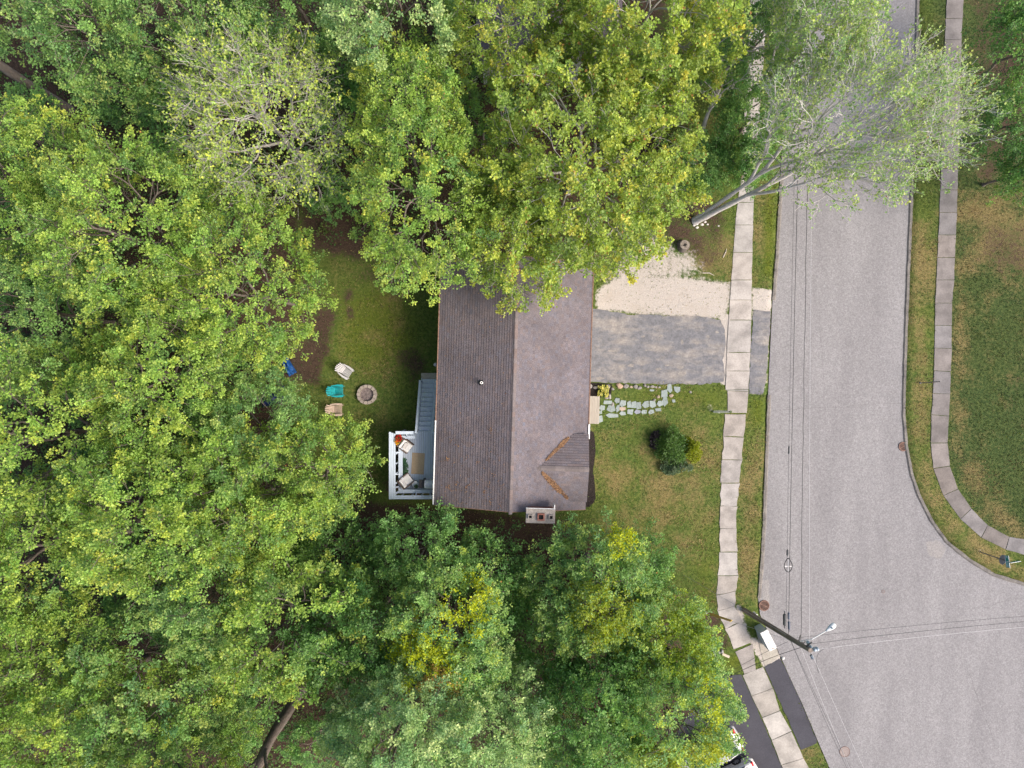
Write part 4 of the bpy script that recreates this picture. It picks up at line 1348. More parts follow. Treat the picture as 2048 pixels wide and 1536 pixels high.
# ------------------------------------------------------------------ street things
iron = mat('rusty_cast_iron', (0.16, 0.085, 0.065), (0.24, 0.15, 0.12), scale=10, rough=0.85, bump=0.4)
def drain(label, px, py, rad, rz):
    c = P(px, py, -0.066)
    t = thing('storm_drain', label, 'drain', (c.x, c.y, -0.066), rz, 'storm drains')
    fr_ = MB()
    fr_.tube([(rad * math.cos(a), rad * math.sin(a), 0.01) for a in np.linspace(0, 2 * math.pi, 29)], 0.045, 6, cap=False)
    fr_.build('frame', iron, t)
    MB().lathe([(rad, 0.0), (rad, 0.004)], 28).build('pit', dark_m, t)
    nbar = 9
    for i in range(nbar):
        x_ = -rad + (i + 0.5) * 2 * rad / nbar
        h = math.sqrt(max(rad * rad - x_ * x_, 0)) - 0.02
        if h > 0.03: MB().box((x_, 0, 0.012), (rad * 2 / nbar * 0.42, 2 * h, 0.014)).build('bar', iron, t)
    MB().box((0, 0, 0.016), (2 * rad - 0.05, 0.05, 0.018)).build('cross_bar', iron, t)
drain('round rusty storm drain grate at the right kerb', 1806, 893, 0.28, R(35))
drain('round rusty storm drain grate near the utility pole', 1528, 1211, 0.33, R(-25))
c = P(1689, 1503, -0.095)
t = thing('manhole_cover', 'round worn manhole cover in the road at the bottom', 'manhole', (c.x, c.y, -0.066))
MB().lathe([(0.33, 0), (0.33, 0.006)], 30).build('lid', add_grain(mat('worn_manhole', (0.27, 0.22, 0.20), (0.22, 0.18, 0.17), scale=6, rough=0.8), 20, 0.25), t)
ring = MB()
ring.tube([(0.34 * math.cos(a), 0.34 * math.sin(a), 0.004) for a in np.linspace(0, 2 * math.pi, 31)], 0.018, 5, cap=False)
ring.build('frame', iron, t)
c = P(1766, 1183, -0.095)
t = thing('valve_cover', 'small round valve cover in the middle of the junction', 'cover', (c.x, c.y, -0.066))
MB().lathe([(0.10, 0), (0.10, 0.006)], 16).build('lid', add_grain(mat('grey_iron', (0.20, 0.18, 0.18), (0.15, 0.14, 0.14), scale=12), 30, 0.3), t)
ring = MB()
ring.tube([(0.105 * math.cos(a), 0.105 * math.sin(a), 0.003) for a in np.linspace(0, 2 * math.pi, 19)], 0.01, 5, cap=False)
ring.build('frame', iron, t)

# street sign
sb = P(1961, 1104)
st = P(2015, 1123, 2.55)
t = thing('street_sign', 'green street name sign on a post at the corner', 'sign', (sb.x, sb.y, 0))
dv = st - sb
post_m = mat('galvanised_post', (0.13, 0.12, 0.12), (0.20, 0.19, 0.19), scale=8, rough=0.6, metal=0.3)
MB().tube([(0, 0, -0.1), (dv.x, dv.y, dv.z - 0.05)], 0.035, 8).build('post', post_m, t)
sgreen = mat('sign_green', (0.008, 0.20, 0.16), (0.01, 0.17, 0.14), scale=3, rough=0.45)
swhite = mat('sign_white', (0.72, 0.74, 0.72), (0.66, 0.68, 0.66), scale=3, rough=0.5)
top = Vector((dv.x, dv.y, dv.z))
a1 = R(97)
tl = Matrix.Rotation(R(97), 3, 'Z') @ Matrix.Rotation(R(20), 3, 'X')
b1 = MB().box(top, (0.78, 0.02, 0.23), M=tl).build('name_blade', sgreen, t)
for k in range(9):
    if k in (5, 6): continue
    x_ = -0.33 + k * 0.082
    MB().box(top + tl @ Vector((x_, 0.013, 0.0)), (0.022, 0.006, 0.12), M=tl).build('letter_stroke', swhite, b1)
for zz in (-0.108, 0.108):
    MB().box(top + tl @ Vector((0, 0.0125, zz)), (0.78, 0.005, 0.014), M=tl).build('border', swhite, b1)
    MB().box(top + tl @ Vector((0, 0, zz * 1.08)), (0.78, 0.022, 0.012), M=tl).build('edge', swhite, b1)
b2 = MB().box(top + Vector((0.27, 0.05, 0.26)), (0.66, 0.02, 0.22), rz=R(10)).build('name_blade', sgreen, t)
MB().box(top + Vector((0.27, 0.05, 0.374)), (0.66, 0.024, 0.012), rz=R(10)).build('edge', swhite, b2)
sp = Vector((dv.x, dv.y, dv.z)) * 0.80
M = Matrix.Rotation(R(-12), 3, 'Z')
octo = [(0.33 * math.cos(R(22.5 + 45 * k)), 0.33 * math.sin(R(22.5 + 45 * k))) for k in range(8)]
mb = MB()
mb.add([sp + M @ Vector((x_, y_, z_)) for x_ in (0.045, 0.055) for y_, z_ in octo], [tuple(range(8)), tuple(range(15, 7, -1))] + [(i, (i + 1) % 8, 8 + (i + 1) % 8, 8 + i) for i in range(8)])
mb.build('sign_plate', mat('sign_back_aluminium', (0.24, 0.25, 0.28), (0.20, 0.21, 0.24), scale=3, rough=0.5, metal=0.2), t)
# thin dark post on the right verge
pb, pt_ = P(1840, 766), P(1881, 763, 2.2)
t = thing('verge_post', 'thin dark metal post standing on the right verge', 'post', (pb.x, pb.y, 0))
dv = pt_ - pb
MB().tube([(0, 0, -0.1), dv], 0.028, 8).build('shaft', post_m, t)
MB().tube([(0, 0, 0.0), (0, 0, 0.06)], 0.06, 8).build('sleeve', post_m, t)

# utility cabinet
cabw = mat('white_cabinet_paint', (0.72, 0.71, 0.69), (0.66, 0.65, 0.62), scale=3, rough=0.5)
cabs = mat('grey_cabinet_side', (0.36, 0.41, 0.42), (0.30, 0.35, 0.36), scale=3, rough=0.6)
rustp = mat('rust_patch', (0.30, 0.13, 0.05), (0.60, 0.45, 0.33), scale=18, rough=0.9, lo=0.3, hi=0.55)
cc_ = P(1537, 1281, 1.25)
t = thing('utility_cabinet', 'white utility cabinet with rust stained top beside the pole', 'cabinet', (cc_.x, cc_.y, 0), R(-63))
MB().box((0, 0, 0.60), (1.36, 0.50, 1.20)).build('body', cabs, t, bevel=0.01)
rz_ = Matrix.Identity(3)
for k in range(3):
    x_ = -0.455 + k * 0.455
    l_ = MB().box((x_, 0, 1.235), (0.447, 0.54, 0.06)).build('lid', cabw, t, bevel=0.012)
    d_ = MB().box((x_, -0.262, 0.62), (0.42, 0.02, 1.0)).build('door', cabs, t)
    MB().box((x_ + 0.12, -0.28, 0.62), (0.03, 0.03, 0.12)).build('handle', steel, d_)
    if k > 0:
        for j in range(5 if k == 1 else 4):
            px_, py_ = x_ + rr.uniform(-0.15, 0.15), rr.uniform(-0.16, 0.16)
            pol = [(px_ + rr.uniform(0.015, 0.05) * math.cos(a) * 1.7, py_ + rr.uniform(0.012, 0.04) * math.sin(a)) for a in np.linspace(0, 6.283, 10)[:-1]]
            MB().prism(pol, 1.264, 1.2675).build('rust_stain', rustp, l_)

# utility pole with lamp and fittings
pole_m = mat('creosote_pole', (0.26, 0.21, 0.175), (0.15, 0.12, 0.10), scale=5, rough=0.95, bump=0.5, stretch=(1, 1, 0.15))
dkm = MATS['black_metal']
b0, b1 = P(1488, 1220), P(1621, 1301, 10.9)
def pole_at(q): return b0.lerp(b1, q)
t = thing('utility_pole', 'tall wooden utility pole with street lamp at the road corner', 'utility pole', b0)
loc = lambda v: Vector(v) - b0
MB().tube([loc(pole_at(-0.02)), loc(pole_at(0.5)), loc(pole_at(1.0))], [0.17, 0.15, 0.115], 12).build('shaft', pole_m, t)
MB().tube([loc(pole_at(0.02)) + Vector((0.05, -0.16, 0)), loc(pole_at(0.55)) + Vector((0.05, -0.15, 0)), loc(pole_at(0.85)) + Vector((0.04, -0.13, 0))], 0.028, 6).build('conduit', mat('grey_conduit', (0.3, 0.29, 0.28), (0.25, 0.24, 0.23), scale=4), t)
MB().box(loc(pole_at(0.17)) + Vector((0.16, 0.10, 0)), (0.10, 0.16, 0.6), rz=R(30)).build('tag_plate', swhite, t)
lamp_a = pole_at(0.83)
lamp_b = P(1652, 1262, 9.5)
lamp_c = P(1668, 1250, 9.5)
arm = MB().tube([loc(lamp_a), loc(lamp_a.lerp(lamp_b, 0.45)) + Vector((0, 0, 0.30)), loc(lamp_b)], [0.035, 0.032, 0.03], 8).build('lamp_arm', mat('pale_aluminium', (0.55, 0.56, 0.56), (0.48, 0.49, 0.49), scale=4, rough=0.45, metal=0.3), t)
hd = (lamp_c - lamp_b)
hl = hd.length
hd.normalize()
hs = Vector((-hd.y, hd.x, 0))
head = MB()
secs = [(0.0, 0.05, 0.05), (0.2, 0.09, 0.07), (0.55, 0.15, 0.12), (0.85, 0.16, 0.12), (1.0, 0.08, 0.07)]
ring_pts = []
for q, w_, h_ in secs:
    c_ = loc(lamp_b) + hd * (q * hl * 1.15)
    for a in np.linspace(0, 2 * math.pi, 13)[:-1]:
        ring_pts.append(c_ + hs * (w_ * math.cos(a)) + Vector((0, 0, h_ * math.sin(a))))
fs = [(i * 12 + j, i * 12 + (j + 1) % 12, (i + 1) * 12 + (j + 1) % 12, (i + 1) * 12 + j) for i in range(4) for j in range(12)] + [tuple(range(11, -1, -1)), tuple(range(48, 60))]
hobj = head.add(ring_pts, fs).build('lamp_head', mat('lamp_grey_white', (0.64, 0.66, 0.66), (0.56, 0.59, 0.59), scale=3, rough=0.4), t, smooth=True)
MB().lathe([(0.045, 0), (0.045, 0.07), (0.03, 0.08)], 10, loc(lamp_b) + hd * (hl * 0.62) + Vector((0, 0, 0.10))).build('photocell', mat('photocell_blue', (0.10, 0.16, 0.20), (0.08, 0.12, 0.16), scale=5), hobj)
ins_m = mat('porcelain_grey_blue', (0.45, 0.50, 0.54), (0.36, 0.41, 0.46), scale=8, rough=0.3)
for px, py, z in ((1617, 1286, 10.3), (1621, 1294, 10.4), (1629, 1299, 10.8), (1634, 1298, 10.8)):
    c_ = loc(P(px, py, z))
    MB().lathe([(0.05, -0.14), (0.10, -0.10), (0.06, -0.04), (0.11, 0.0), (0.06, 0.05), (0.09, 0.09), (0.03, 0.14)], 12, c_).build('insulator', ins_m, t, smooth=True)
MB().bar(loc(P(1612, 1293, 10.5)), loc(P(1624, 1284, 10.5)), 0.06, 0.06).build('bracket', dkm, t)
MB().bar(loc(P(1621, 1301, 10.6)), loc(P(1632, 1299, 10.7)), 0.06, 0.06).build('bracket', dkm, t)
MB().bar(loc(P(1597, 1284, 8.8)), loc(P(1601, 1270, 8.8)), 0.05, 0.05).build('bracket', dkm, t)
MB().bar(loc(P(1598, 1283, 9.0)), loc(P(1606, 1286, 9.0)), 0.10, 0.12).build('bracket', dkm, t)
MB().bar(loc(P(1606, 1289, 9.4)), loc(P(1611, 1282, 9.4)), 0.04, 0.04).build('bracket', dkm, t)
MB().tube([loc(P(1622, 1310, 10.3)), loc(P(1626, 1317, 10.3))], 0.085, 10).build('cutout', mat('slate_cutout', (0.13, 0.16, 0.20), (0.10, 0.12, 0.15), scale=5, rough=0.4), t)
# cables
wire_m = mat('black_cable', (0.022, 0.022, 0.024), (0.03, 0.03, 0.032), scale=3, rough=0.6)
alu_m = mat('bright_bare_wire', (0.62, 0.60, 0.60), (0.55, 0.53, 0.53), scale=3, rough=0.5)
def cable(label, a, b, rad, m=wire_m, sag=0.25, n=24, wob=0.0, cat='cable'):
    A, B = P(*a), P(*b)
    pts = []
    r2 = random.Random(hash(label) % 1000 if False else len(label))
    for i in range(n + 1):
        q = i / n
        p = A.lerp(B, q)
        p.z -= sag * 4 * q * (1 - q)
        p.x += r2.uniform(-wob, wob)
        pts.append(p)
    o = MB().tube(pts, rad, 6).build('overhead_cable', m)
    return tag(o, label, cat, 'overhead cables')
cable('thick black overhead cable along the road nearest the left kerb', (1577, 1270, 6.9), (1610, -160, 7.4), 0.016, sag=0.2)
cable('second black cable beside the thick one along the road', (1572, 1262, 6.8), (1602, -160, 7.3), 0.009, sag=0.2)
cable('black twisted overhead cable along the road right of the slack loop', (1602, 1283, 8.2), (1628, -160, 8.6), 0.015, sag=0.25, wob=0.02, n=60)
cable('thin bright overhead wire along the road', (1619, 1286, 10.2), (1634, -160, 10.4), 0.005, alu_m, sag=0.3)
cable('upper of the dark cables crossing the junction to the right', (1592, 1276, 7.2), (2200, 1222, 7.2), 0.009, sag=0.3)
cable('middle dark cable crossing the junction to the right', (1621, 1288, 9.0), (2200, 1232, 9.0), 0.011, sag=0.3, wob=0.012, n=50)
cable('bright wire crossing the junction to the right', (1634, 1299, 10.6), (2200, 1243, 10.4), 0.0055, alu_m, sag=0.3)
cable('left dark cable running down from the pole over the road', (1578, 1274, 7.0), (1742, 1640, 7.0), 0.010, sag=0.3)
cable('right dark cable running down from the pole over the road', (1582, 1282, 7.2), (1752, 1640, 7.2), 0.009, sag=0.3)
cable('left bright wire running down from the pole over the road', (1603, 1298, 9.4), (1745, 1640, 9.4), 0.005, alu_m, sag=0.3)
cable('right bright wire running down from the pole over the road', (1622, 1302, 10.7), (1778, 1640, 10.5), 0.005, alu_m, sag=0.3)
cable('dark service cable dropping from the pole towards the trees on the left', (1602, 1295, 8.6), (1395, 1392, 5.5), 0.016, sag=0.5)
cable('thin wire beside the service cable dropping to the left', (1576, 1283, 7.0), (1370, 1405, 5.0), 0.010, sag=0.4)
cable('thin guy wire from the pole over the lawn to the ground', (1580, 1274, 8.0), (1368, 1150, 0.1), 0.008, mat('guy_strand', (0.42, 0.41, 0.42), (0.36, 0.35, 0.36), scale=3, rough=0.5), sag=0.0, cat='guy wire')
cable('guy wire from the pole to the yellow guard', (1600, 1288, 8.8), (1412, 1225, 0.0), 0.009, MATS['guy_strand'], sag=0.0, cat='guy wire')
cable('curved jumper wire hanging right of the pole top', (1664, 1295, 10.0), (1637, 1346, 8.5), 0.009, sag=0.9)
# slack loop, closures
lc = P(1576.5, 1130, 6.8)
pts = []
for a in np.linspace(0, 2 * math.pi, 33):
    x_ = 0.23 * math.sin(a)
    y_ = -0.40 * math.cos(a)
    if y_ > 0: x_ *= 1 - 0.55 * (y_ / 0.40) ** 1.3
    pts.append((x_, y_, 0.0))
t = thing('cable_slack_loop', 'teardrop slack loop of cable hanging over the road', 'cable loop', lc)
MB().tube(pts, 0.026, 6, cap=False).build('loop', wire_m, t)
MB().bar((-0.2, -0.08, 0), (0.2, -0.08, 0), 0.05, 0.02).build('spreader', alu_m, t)
MB().bar((0, -0.38, 0), (0, 0.3, 0), 0.03, 0.02).build('strap', alu_m, t)
def closure(label, a, b, rad, m):
    A, B = P(*a), P(*b)
    t = thing('splice_closure', label, 'cable closure', A, 0, 'cable splice closures')
    d = B - A
    prof = [(0.0, 0.3), (0.06, 0.85), (0.1, 1.0), (0.5, 1.0), (0.52, 0.9), (0.54, 1.0), (0.9, 1.0), (0.94, 0.85), (1.0, 0.3)]
    MB().tube([d * q for q, _ in prof], [rad * r3 for _, r3 in prof], 12).build('body', m, t)
    MB().tube([d * -0.2, d * 0.0], rad * 0.3, 8).build('neck', m, t)
    MB().tube([d * 1.0, d * 1.2], rad * 0.3, 8).build('neck', m, t)
    return t
cblk = mat('black_closure', (0.03, 0.034, 0.038), (0.05, 0.055, 0.06), scale=6, rough=0.5)
cblu = mat('slate_closure', (0.10, 0.115, 0.15), (0.07, 0.08, 0.11), scale=6, rough=0.5)
closure('fat black cable closure hanging beside the pole', (1569, 1227, 6.8), (1569, 1252, 6.8), 0.085, cblk)
closure('slim slate cable closure nearer the drain', (1577.5, 1225, 6.9), (1577.5, 1239, 6.9), 0.07, cblu)
closure('slate blue cable closure nearest the pole', (1578, 1243, 6.9), (1578.5, 1259, 6.9), 0.075, cblu)
closure('small black closure on the thick cable above the slack loop', (1575, 1100, 6.85), (1574.8, 1111, 6.85), 0.06, cblk)
closure('small black closure high on the cable where it leaves the loop upward', (1578, 892, 6.9), (1577.6, 908, 6.9), 0.045, cblk)
# yellow guard
yel = mat('yellow_plastic_guard', (0.62, 0.38, 0.02), (0.55, 0.34, 0.03), scale=5, rough=0.5)
ga, gb = P(1412, 1225, 0.05), P(1463, 1242, 2.35)
t = thing('guy_guard', 'yellow plastic guard over the guy wire beside the pavement', 'guy guard', ga)
d = gb - ga
for s in (-0.03, 0.03):
    MB().tube([Vector((s, s, 0)), d + Vector((s, s, 0))], 0.032, 8).build('half_shell', yel, t)
MB().box((0, 0, 0.12), (0.14, 0.14, 0.24)).build('anchor_box', swhite, t)
# rubble
wood_p = mat('pale_board', (0.55, 0.48, 0.38), (0.46, 0.38, 0.29), scale=6, rough=0.9)
for i, (px, py, s) in enumerate([(1415, 1303, .10), (1421, 1307, .12), (1427, 1306, .14), (1433, 1309, .12), (1438, 1306, .10), (1444, 1303, .11), (1401, 1294, .10), (1430, 1313, 0.08)]):
    v = rr.uniform(0.7, 1.2)
    o = bpy.data.objects.new('rubble_stone', rock_mesh(80 + i, (s * 1.4, s, s), (0.44 * v, 0.42 * v, 0.40 * v)))
    link(o)
    o.location = P(px, py)
    o.rotation_euler = (0, 0, rr.uniform(0, 3))
    tag(o, 'piece of pale rubble at the edge of the trees beside the pavement', 'rubble', 'rubble pieces beside the pavement')
pa, pb = P(1444, 1307), P(1458, 1313)
tag(MB().bar(pa + Vector((0, 0, .06)), pb + Vector((0, 0, .06)), 0.16, 0.10).build('board', wood_p, bevel=0.01), 'short pale board lying by the rubble', 'board')
pa, pb = P(1373, 1216), P(1383, 1217)
tag(MB().tube([pa + Vector((0, 0, .03)), (pa + pb) / 2 + Vector((0, 0.03, .05)), pb + Vector((0, 0, .03))], [0.03, 0.026, 0.015], 6).build('stick', MATS['bleached_stick']), 'pale broken stick in the grass by the trees', 'stick')
o = bpy.data.objects.new('rock', rock_mesh(99, (0.13, 0.12, 0.10), (0.6, 0.58, 0.55)))
link(o)
o.location = P(1566, 1316, -0.09)
tag(o, 'white lump lying in the road below the cabinet', 'stone')

# ------------------------------------------------------------------ cars on the black driveway
tyre_m = mat('tyre_rubber', (0.02, 0.02, 0.021), (0.03, 0.03, 0.03), scale=9, rough=0.85)
rim_m = mat('alloy_rim', (0.50, 0.50, 0.52), (0.42, 0.42, 0.44), scale=4, rough=0.3, metal=0.7)
red_m = mat('tail_light_red', (0.42, 0.012, 0.018), (0.34, 0.01, 0.012), scale=3, rough=0.2)
chrome = mat('chrome_trim', (0.65, 0.65, 0.66), (0.6, 0.6, 0.62), scale=3, rough=0.2, metal=0.8)
def car(label, rear, rz, paint, roofp):
    """length along +x (front), origin at the rear bumper on the ground"""
    t = thing('parked_car', label, 'car', rear, rz, 'cars parked on the black driveway')
    Lc, Wc = 4.75, 1.80
    # body: stations along x of (x, half width at sill, half width at belt, z belt)
    sts = [(0.0, 0.66, 0.70, 0.55), (0.08, 0.80, 0.80, 0.88), (0.30, 0.87, 0.85, 0.97), (1.0, 0.90, 0.87, 0.98), (2.3, 0.90, 0.87, 0.95), (3.3, 0.90, 0.86, 0.95), (4.2, 0.86, 0.80, 0.82), (4.6, 0.74, 0.66, 0.68), (4.75, 0.60, 0.55, 0.52)]
    V, F = [], []
    for x_, ws, wb, zb in sts:
        V += [(x_, -ws, 0.22), (x_, -ws - 0.01, 0.5), (x_, -wb, zb - 0.06), (x_, -wb + 0.08, zb), (x_, wb - 0.08, zb), (x_, wb, zb - 0.06), (x_, ws + 0.01, 0.5), (x_, ws, 0.22)]
    for i in range(len(sts) - 1):
        for j in range(8):
            F.append((i * 8 + j, i * 8 + (j + 1) % 8, i * 8 + 8 + (j + 1) % 8, i * 8 + 8 + j))
    F += [tuple(range(7, -1, -1)), tuple(range((len(sts) - 1) * 8, len(sts) * 8))]
    body = MB().add(V, F).build('body', paint, t, smooth=False, bevel=0.03)
    # cabin: glass house with a roof panel
    zb = 0.97
    gl = [(0.55, 0.76, zb), (1.25, 0.60, 1.42), (2.65, 0.60, 1.44), (3.45, 0.76, zb)]
    V = [(x_, s * w_, z_) for x_, w_, z_ in gl for s in (-1, 1)]
    cab = MB().add(V, [(0, 1, 3, 2), (2, 3, 5, 4), (4, 5, 7, 6), (0, 2, 4, 6), (1, 7, 5, 3)]).build('windows', glass_m, t)
    MB().box((1.93, 0, 1.455), (1.42, 1.22, 0.05)).build('roof', roofp, t, bevel=0.02)
    for s in (-1, 1):
        for a, b in (((0.55, 0.77, zb), (1.25, 0.61, 1.44)), ((3.45, 0.77, zb), (2.65, 0.61, 1.46)), ((2.0, 0.775, zb), (2.0, 0.615, 1.45))):
            MB().bar((a[0], s * a[1], a[2]), (b[0], s * b[1], b[2]), 0.07, 0.05).build('pillar', roofp, t)
        MB().bar((0.6, s * 0.80, 0.985), (3.4, s * 0.80, 0.965), 0.03, 0.02).build('belt_trim', chrome, t)
        MB().bar((0.62, s * 0.905, 0.62), (3.7, s * 0.905, 0.62), 0.015, 0.03).build('side_trim', chrome, t)
        MB().box((0.10, s * 0.66, 0.86), (0.16, 0.30, 0.14)).build('tail_light', red_m, t, bevel=0.03)
        MB().box((4.62, s * 0.56, 0.62), (0.16, 0.24, 0.12)).build('headlight', glass_m, t, bevel=0.03)
        MB().box((3.1, s * 0.98, 1.0), (0.12, 0.16, 0.11)).build('mirror', paint, t, bevel=0.03)
        for x_ in (0.95, 3.75):
            w = MB().tube([(x_, s * 0.74, 0.32), (x_, s * 0.925, 0.32)], 0.325, 22).build('wheel', tyre_m, t)
            rm = MB()
            rm.tube([(x_, s * 0.926, 0.32), (x_, s * 0.934, 0.32)], 0.215, 20)
            rm.build('hub', MATS['black_metal'], w)
            for k in range(7):
                a = 2 * math.pi * k / 7
                MB().bar((x_, s * 0.942, 0.32), (x_ + 0.20 * math.cos(a), s * 0.942, 0.32 + 0.20 * math.sin(a)), 0.05, 0.02, up=(0, 1, 0)).build('spoke', rim_m, w)
    bumper = MB()
    bumper.tube([(0.22, -0.90, 0.52), (0.0, -0.74, 0.52), (-0.06, 0, 0.52), (0.0, 0.74, 0.52), (0.22, 0.90, 0.52)], 0.10, 8)
    bumper.build('bumper', paint, t, smooth=True)
    MB().bar((0.0, -0.5, 0.80), (0.0, 0.5, 0.80), 0.10, 0.03).build('trunk_trim', chrome, t)
    MB().bar((0.50, -0.70, 0.992), (0.50, 0.70, 0.992), 0.012, 0.008).build('trunk_seam', dkm, t)
    return t
silver = mat('silver_car_paint', (0.33, 0.325, 0.34), (0.31, 0.305, 0.32), scale=1, rough=0.3, metal=0.15, spec=0.5)
whitec = mat('white_car_paint', (0.52, 0.51, 0.50), (0.49, 0.48, 0.47), scale=1, rough=0.3, spec=0.5)
car('silver car with its rear showing from under the tree', P(1476, 1475, 0.6) - Vector((0, 0, 0.6)), R(180 + 26), silver, silver)
car('white car cut off by the bottom edge of the picture', P(1513, 1540, 0.6) - Vector((0, 0, 0.6)), R(180 + 26), whitec, whitec)

# ------------------------------------------------------------------ neighbour's house under the trees at the top
nh = thing('house', 'neighbouring house almost hidden under the trees at the top edge', 'house', P(1100, -20, 4.0) - Vector((0, 0, 4.0)), R(-2))
MB().box((0, 0, 1.9), (8.2, 8.6, 3.8)).build('wall', siding_m, nh)
dk = MB()
NW_, NL_ = 4.5, 4.7
nrz = 4.0 + NW_ * PITCH
for s in (-1, 1):
    v = [(0, -NL_, nrz - 0.02), (0, NL_, nrz - 0.02), (s * NW_, NL_, 3.98), (s * NW_, -NL_, 3.98)]
    w = [(x, y, z - 0.10) for x, y, z in v]
    dk.add(v + w, [(0, 1, 2, 3), (7, 6, 5, 4), (2, 3, 7, 6), (1, 2, 6, 5), (3, 0, 4, 7)])
nroof = dk.build('roof', MATS['roof_felt'], nh)
shingle_slope('shingles', nroof, (0, NL_, nrz), (0, -1, 0), (-cs, 0, -sn), (-sn, 0, cs), 2 * NL_, NW_ * ang, 71, tint=(1.1, 1.08, 1.12))
shingle_slope('shingles', nroof, (0, NL_, nrz), (0, -1, 0), (cs, 0, -sn), (sn, 0, cs), 2 * NL_, NW_ * ang, 72, tint=(1.15, 1.12, 1.12))
MB().box((NW_ * 0.93, 1, 2.6), (0.06, 1.2, 1.2)).build('window', white_trim, nh)

# ------------------------------------------------------------------ trees
bark_pale = mat('pale_grey_bark', (0.46, 0.425, 0.40), (0.34, 0.31, 0.29), scale=5, rough=0.95, bump=0.5, bscale=14)
bark_white = mat('bleached_twig_bark', (0.62, 0.58, 0.55), (0.48, 0.44, 0.42), scale=5, rough=0.95, bump=0.4, bscale=14)
bark_brown = mat('brown_grey_bark', (0.20, 0.165, 0.145), (0.125, 0.10, 0.088), scale=5, rough=0.95, bump=0.9, bscale=14, stretch=(1, 1, 0.4))
LEAF_K = 1.92
PAL = {   # base colours of mature leaves, colours of young shoot ends
    'G': ([(0.072, 0.128, 0.030), (0.095, 0.155, 0.038), (0.058, 0.110, 0.034)], [(0.175, 0.205, 0.045), (0.215, 0.215, 0.050)]),
    'Y': ([(0.095, 0.150, 0.026), (0.120, 0.172, 0.030), (0.070, 0.120, 0.028)], [(0.225, 0.240, 0.038), (0.270, 0.255, 0.035)]),
    'D': ([(0.056, 0.108, 0.030), (0.070, 0.128, 0.032), (0.082, 0.142, 0.036)], [(0.100, 0.160, 0.035), (0.130, 0.170, 0.030)]),
    'P': ([(0.110, 0.165, 0.055), (0.135, 0.190, 0.062), (0.085, 0.140, 0.050)], [(0.260, 0.280, 0.090), (0.300, 0.310, 0.120)]),
    'M': ([(0.072, 0.135, 0.042), (0.090, 0.155, 0.045), (0.110, 0.170, 0.042)], [(0.250, 0.260, 0.030), (0.200, 0.225, 0.050)]),
    'O': ([(0.110, 0.150, 0.026), (0.135, 0.170, 0.028), (0.095, 0.132, 0.026)], [(0.245, 0.245, 0.032), (0.265, 0.225, 0.030), (0.230, 0.245, 0.035)]),
    'S': ([(0.110, 0.150, 0.028), (0.140, 0.175, 0.030), (0.100, 0.140, 0.030)], [(0.250, 0.250, 0.035), (0.280, 0.265, 0.045)]),
    'T': ([(0.100, 0.145, 0.040), (0.125, 0.165, 0.045), (0.080, 0.125, 0.036)], [(0.230, 0.235, 0.055), (0.200, 0.220, 0.060)]),
}
TRI_COUNT = [0]
def kmeans(p, k, r_):
    c = p[r_.choice(len(p), k, replace=False)]
    for _ in range(4):
        lab = ((p[:, None, :] - c[None]) ** 2).sum(2).argmin(1)
        for j in range(k):
            s = lab == j
            if s.any(): c[j] = p[s].mean(0)
    return lab

def bez(p0, d0, p1, n, bend):
    L = np.linalg.norm(p1 - p0)
    c1 = p0 + d0 * L * 0.38
    e = p1 - p0
    c2 = p1 - e * 0.30 + bend * L
    t = np.linspace(0, 1, n)[:, None]
    return (1 - t) ** 3 * p0 + 3 * (1 - t) ** 2 * t * c1 + 3 * (1 - t) * t * t * c2 + t ** 3 * p1

def tubes(segs, rads, k):
    """segs (S,n,3), rads (S,n): open tubes as one quad array"""
    S, n, _ = segs.shape
    T = np.gradient(segs, axis=1)
    T /= np.linalg.norm(T, axis=2, keepdims=True) + 1e-9
    ref = np.where(np.abs(T[:, :1, 2:3]) > 0.9, np.array([[[1.0, 0, 0]]]), np.array([[[0, 0, 1.0]]]))
    X = np.cross(np.broadcast_to(ref, T.shape), T)
    X /= np.linalg.norm(X, axis=2, keepdims=True) + 1e-9
    Y = np.cross(T, X)
    a = np.arange(k) * 2 * np.pi / k
    V = segs[:, :, None, :] + rads[:, :, None, None] * (X[:, :, None, :] * np.cos(a)[None, None, :, None] + Y[:, :, None, :] * np.sin(a)[None, None, :, None])
    idx = np.arange(S * n * k).reshape(S, n, k)
    A = idx[:, :-1, :]
    B = np.roll(A, -1, axis=2)
    C = idx[:, 1:, :]
    D = np.roll(C, -1, axis=2)
    F = np.stack([A, B, D, C], -1).reshape(-1, 4)
    return V.reshape(-1, 3), F

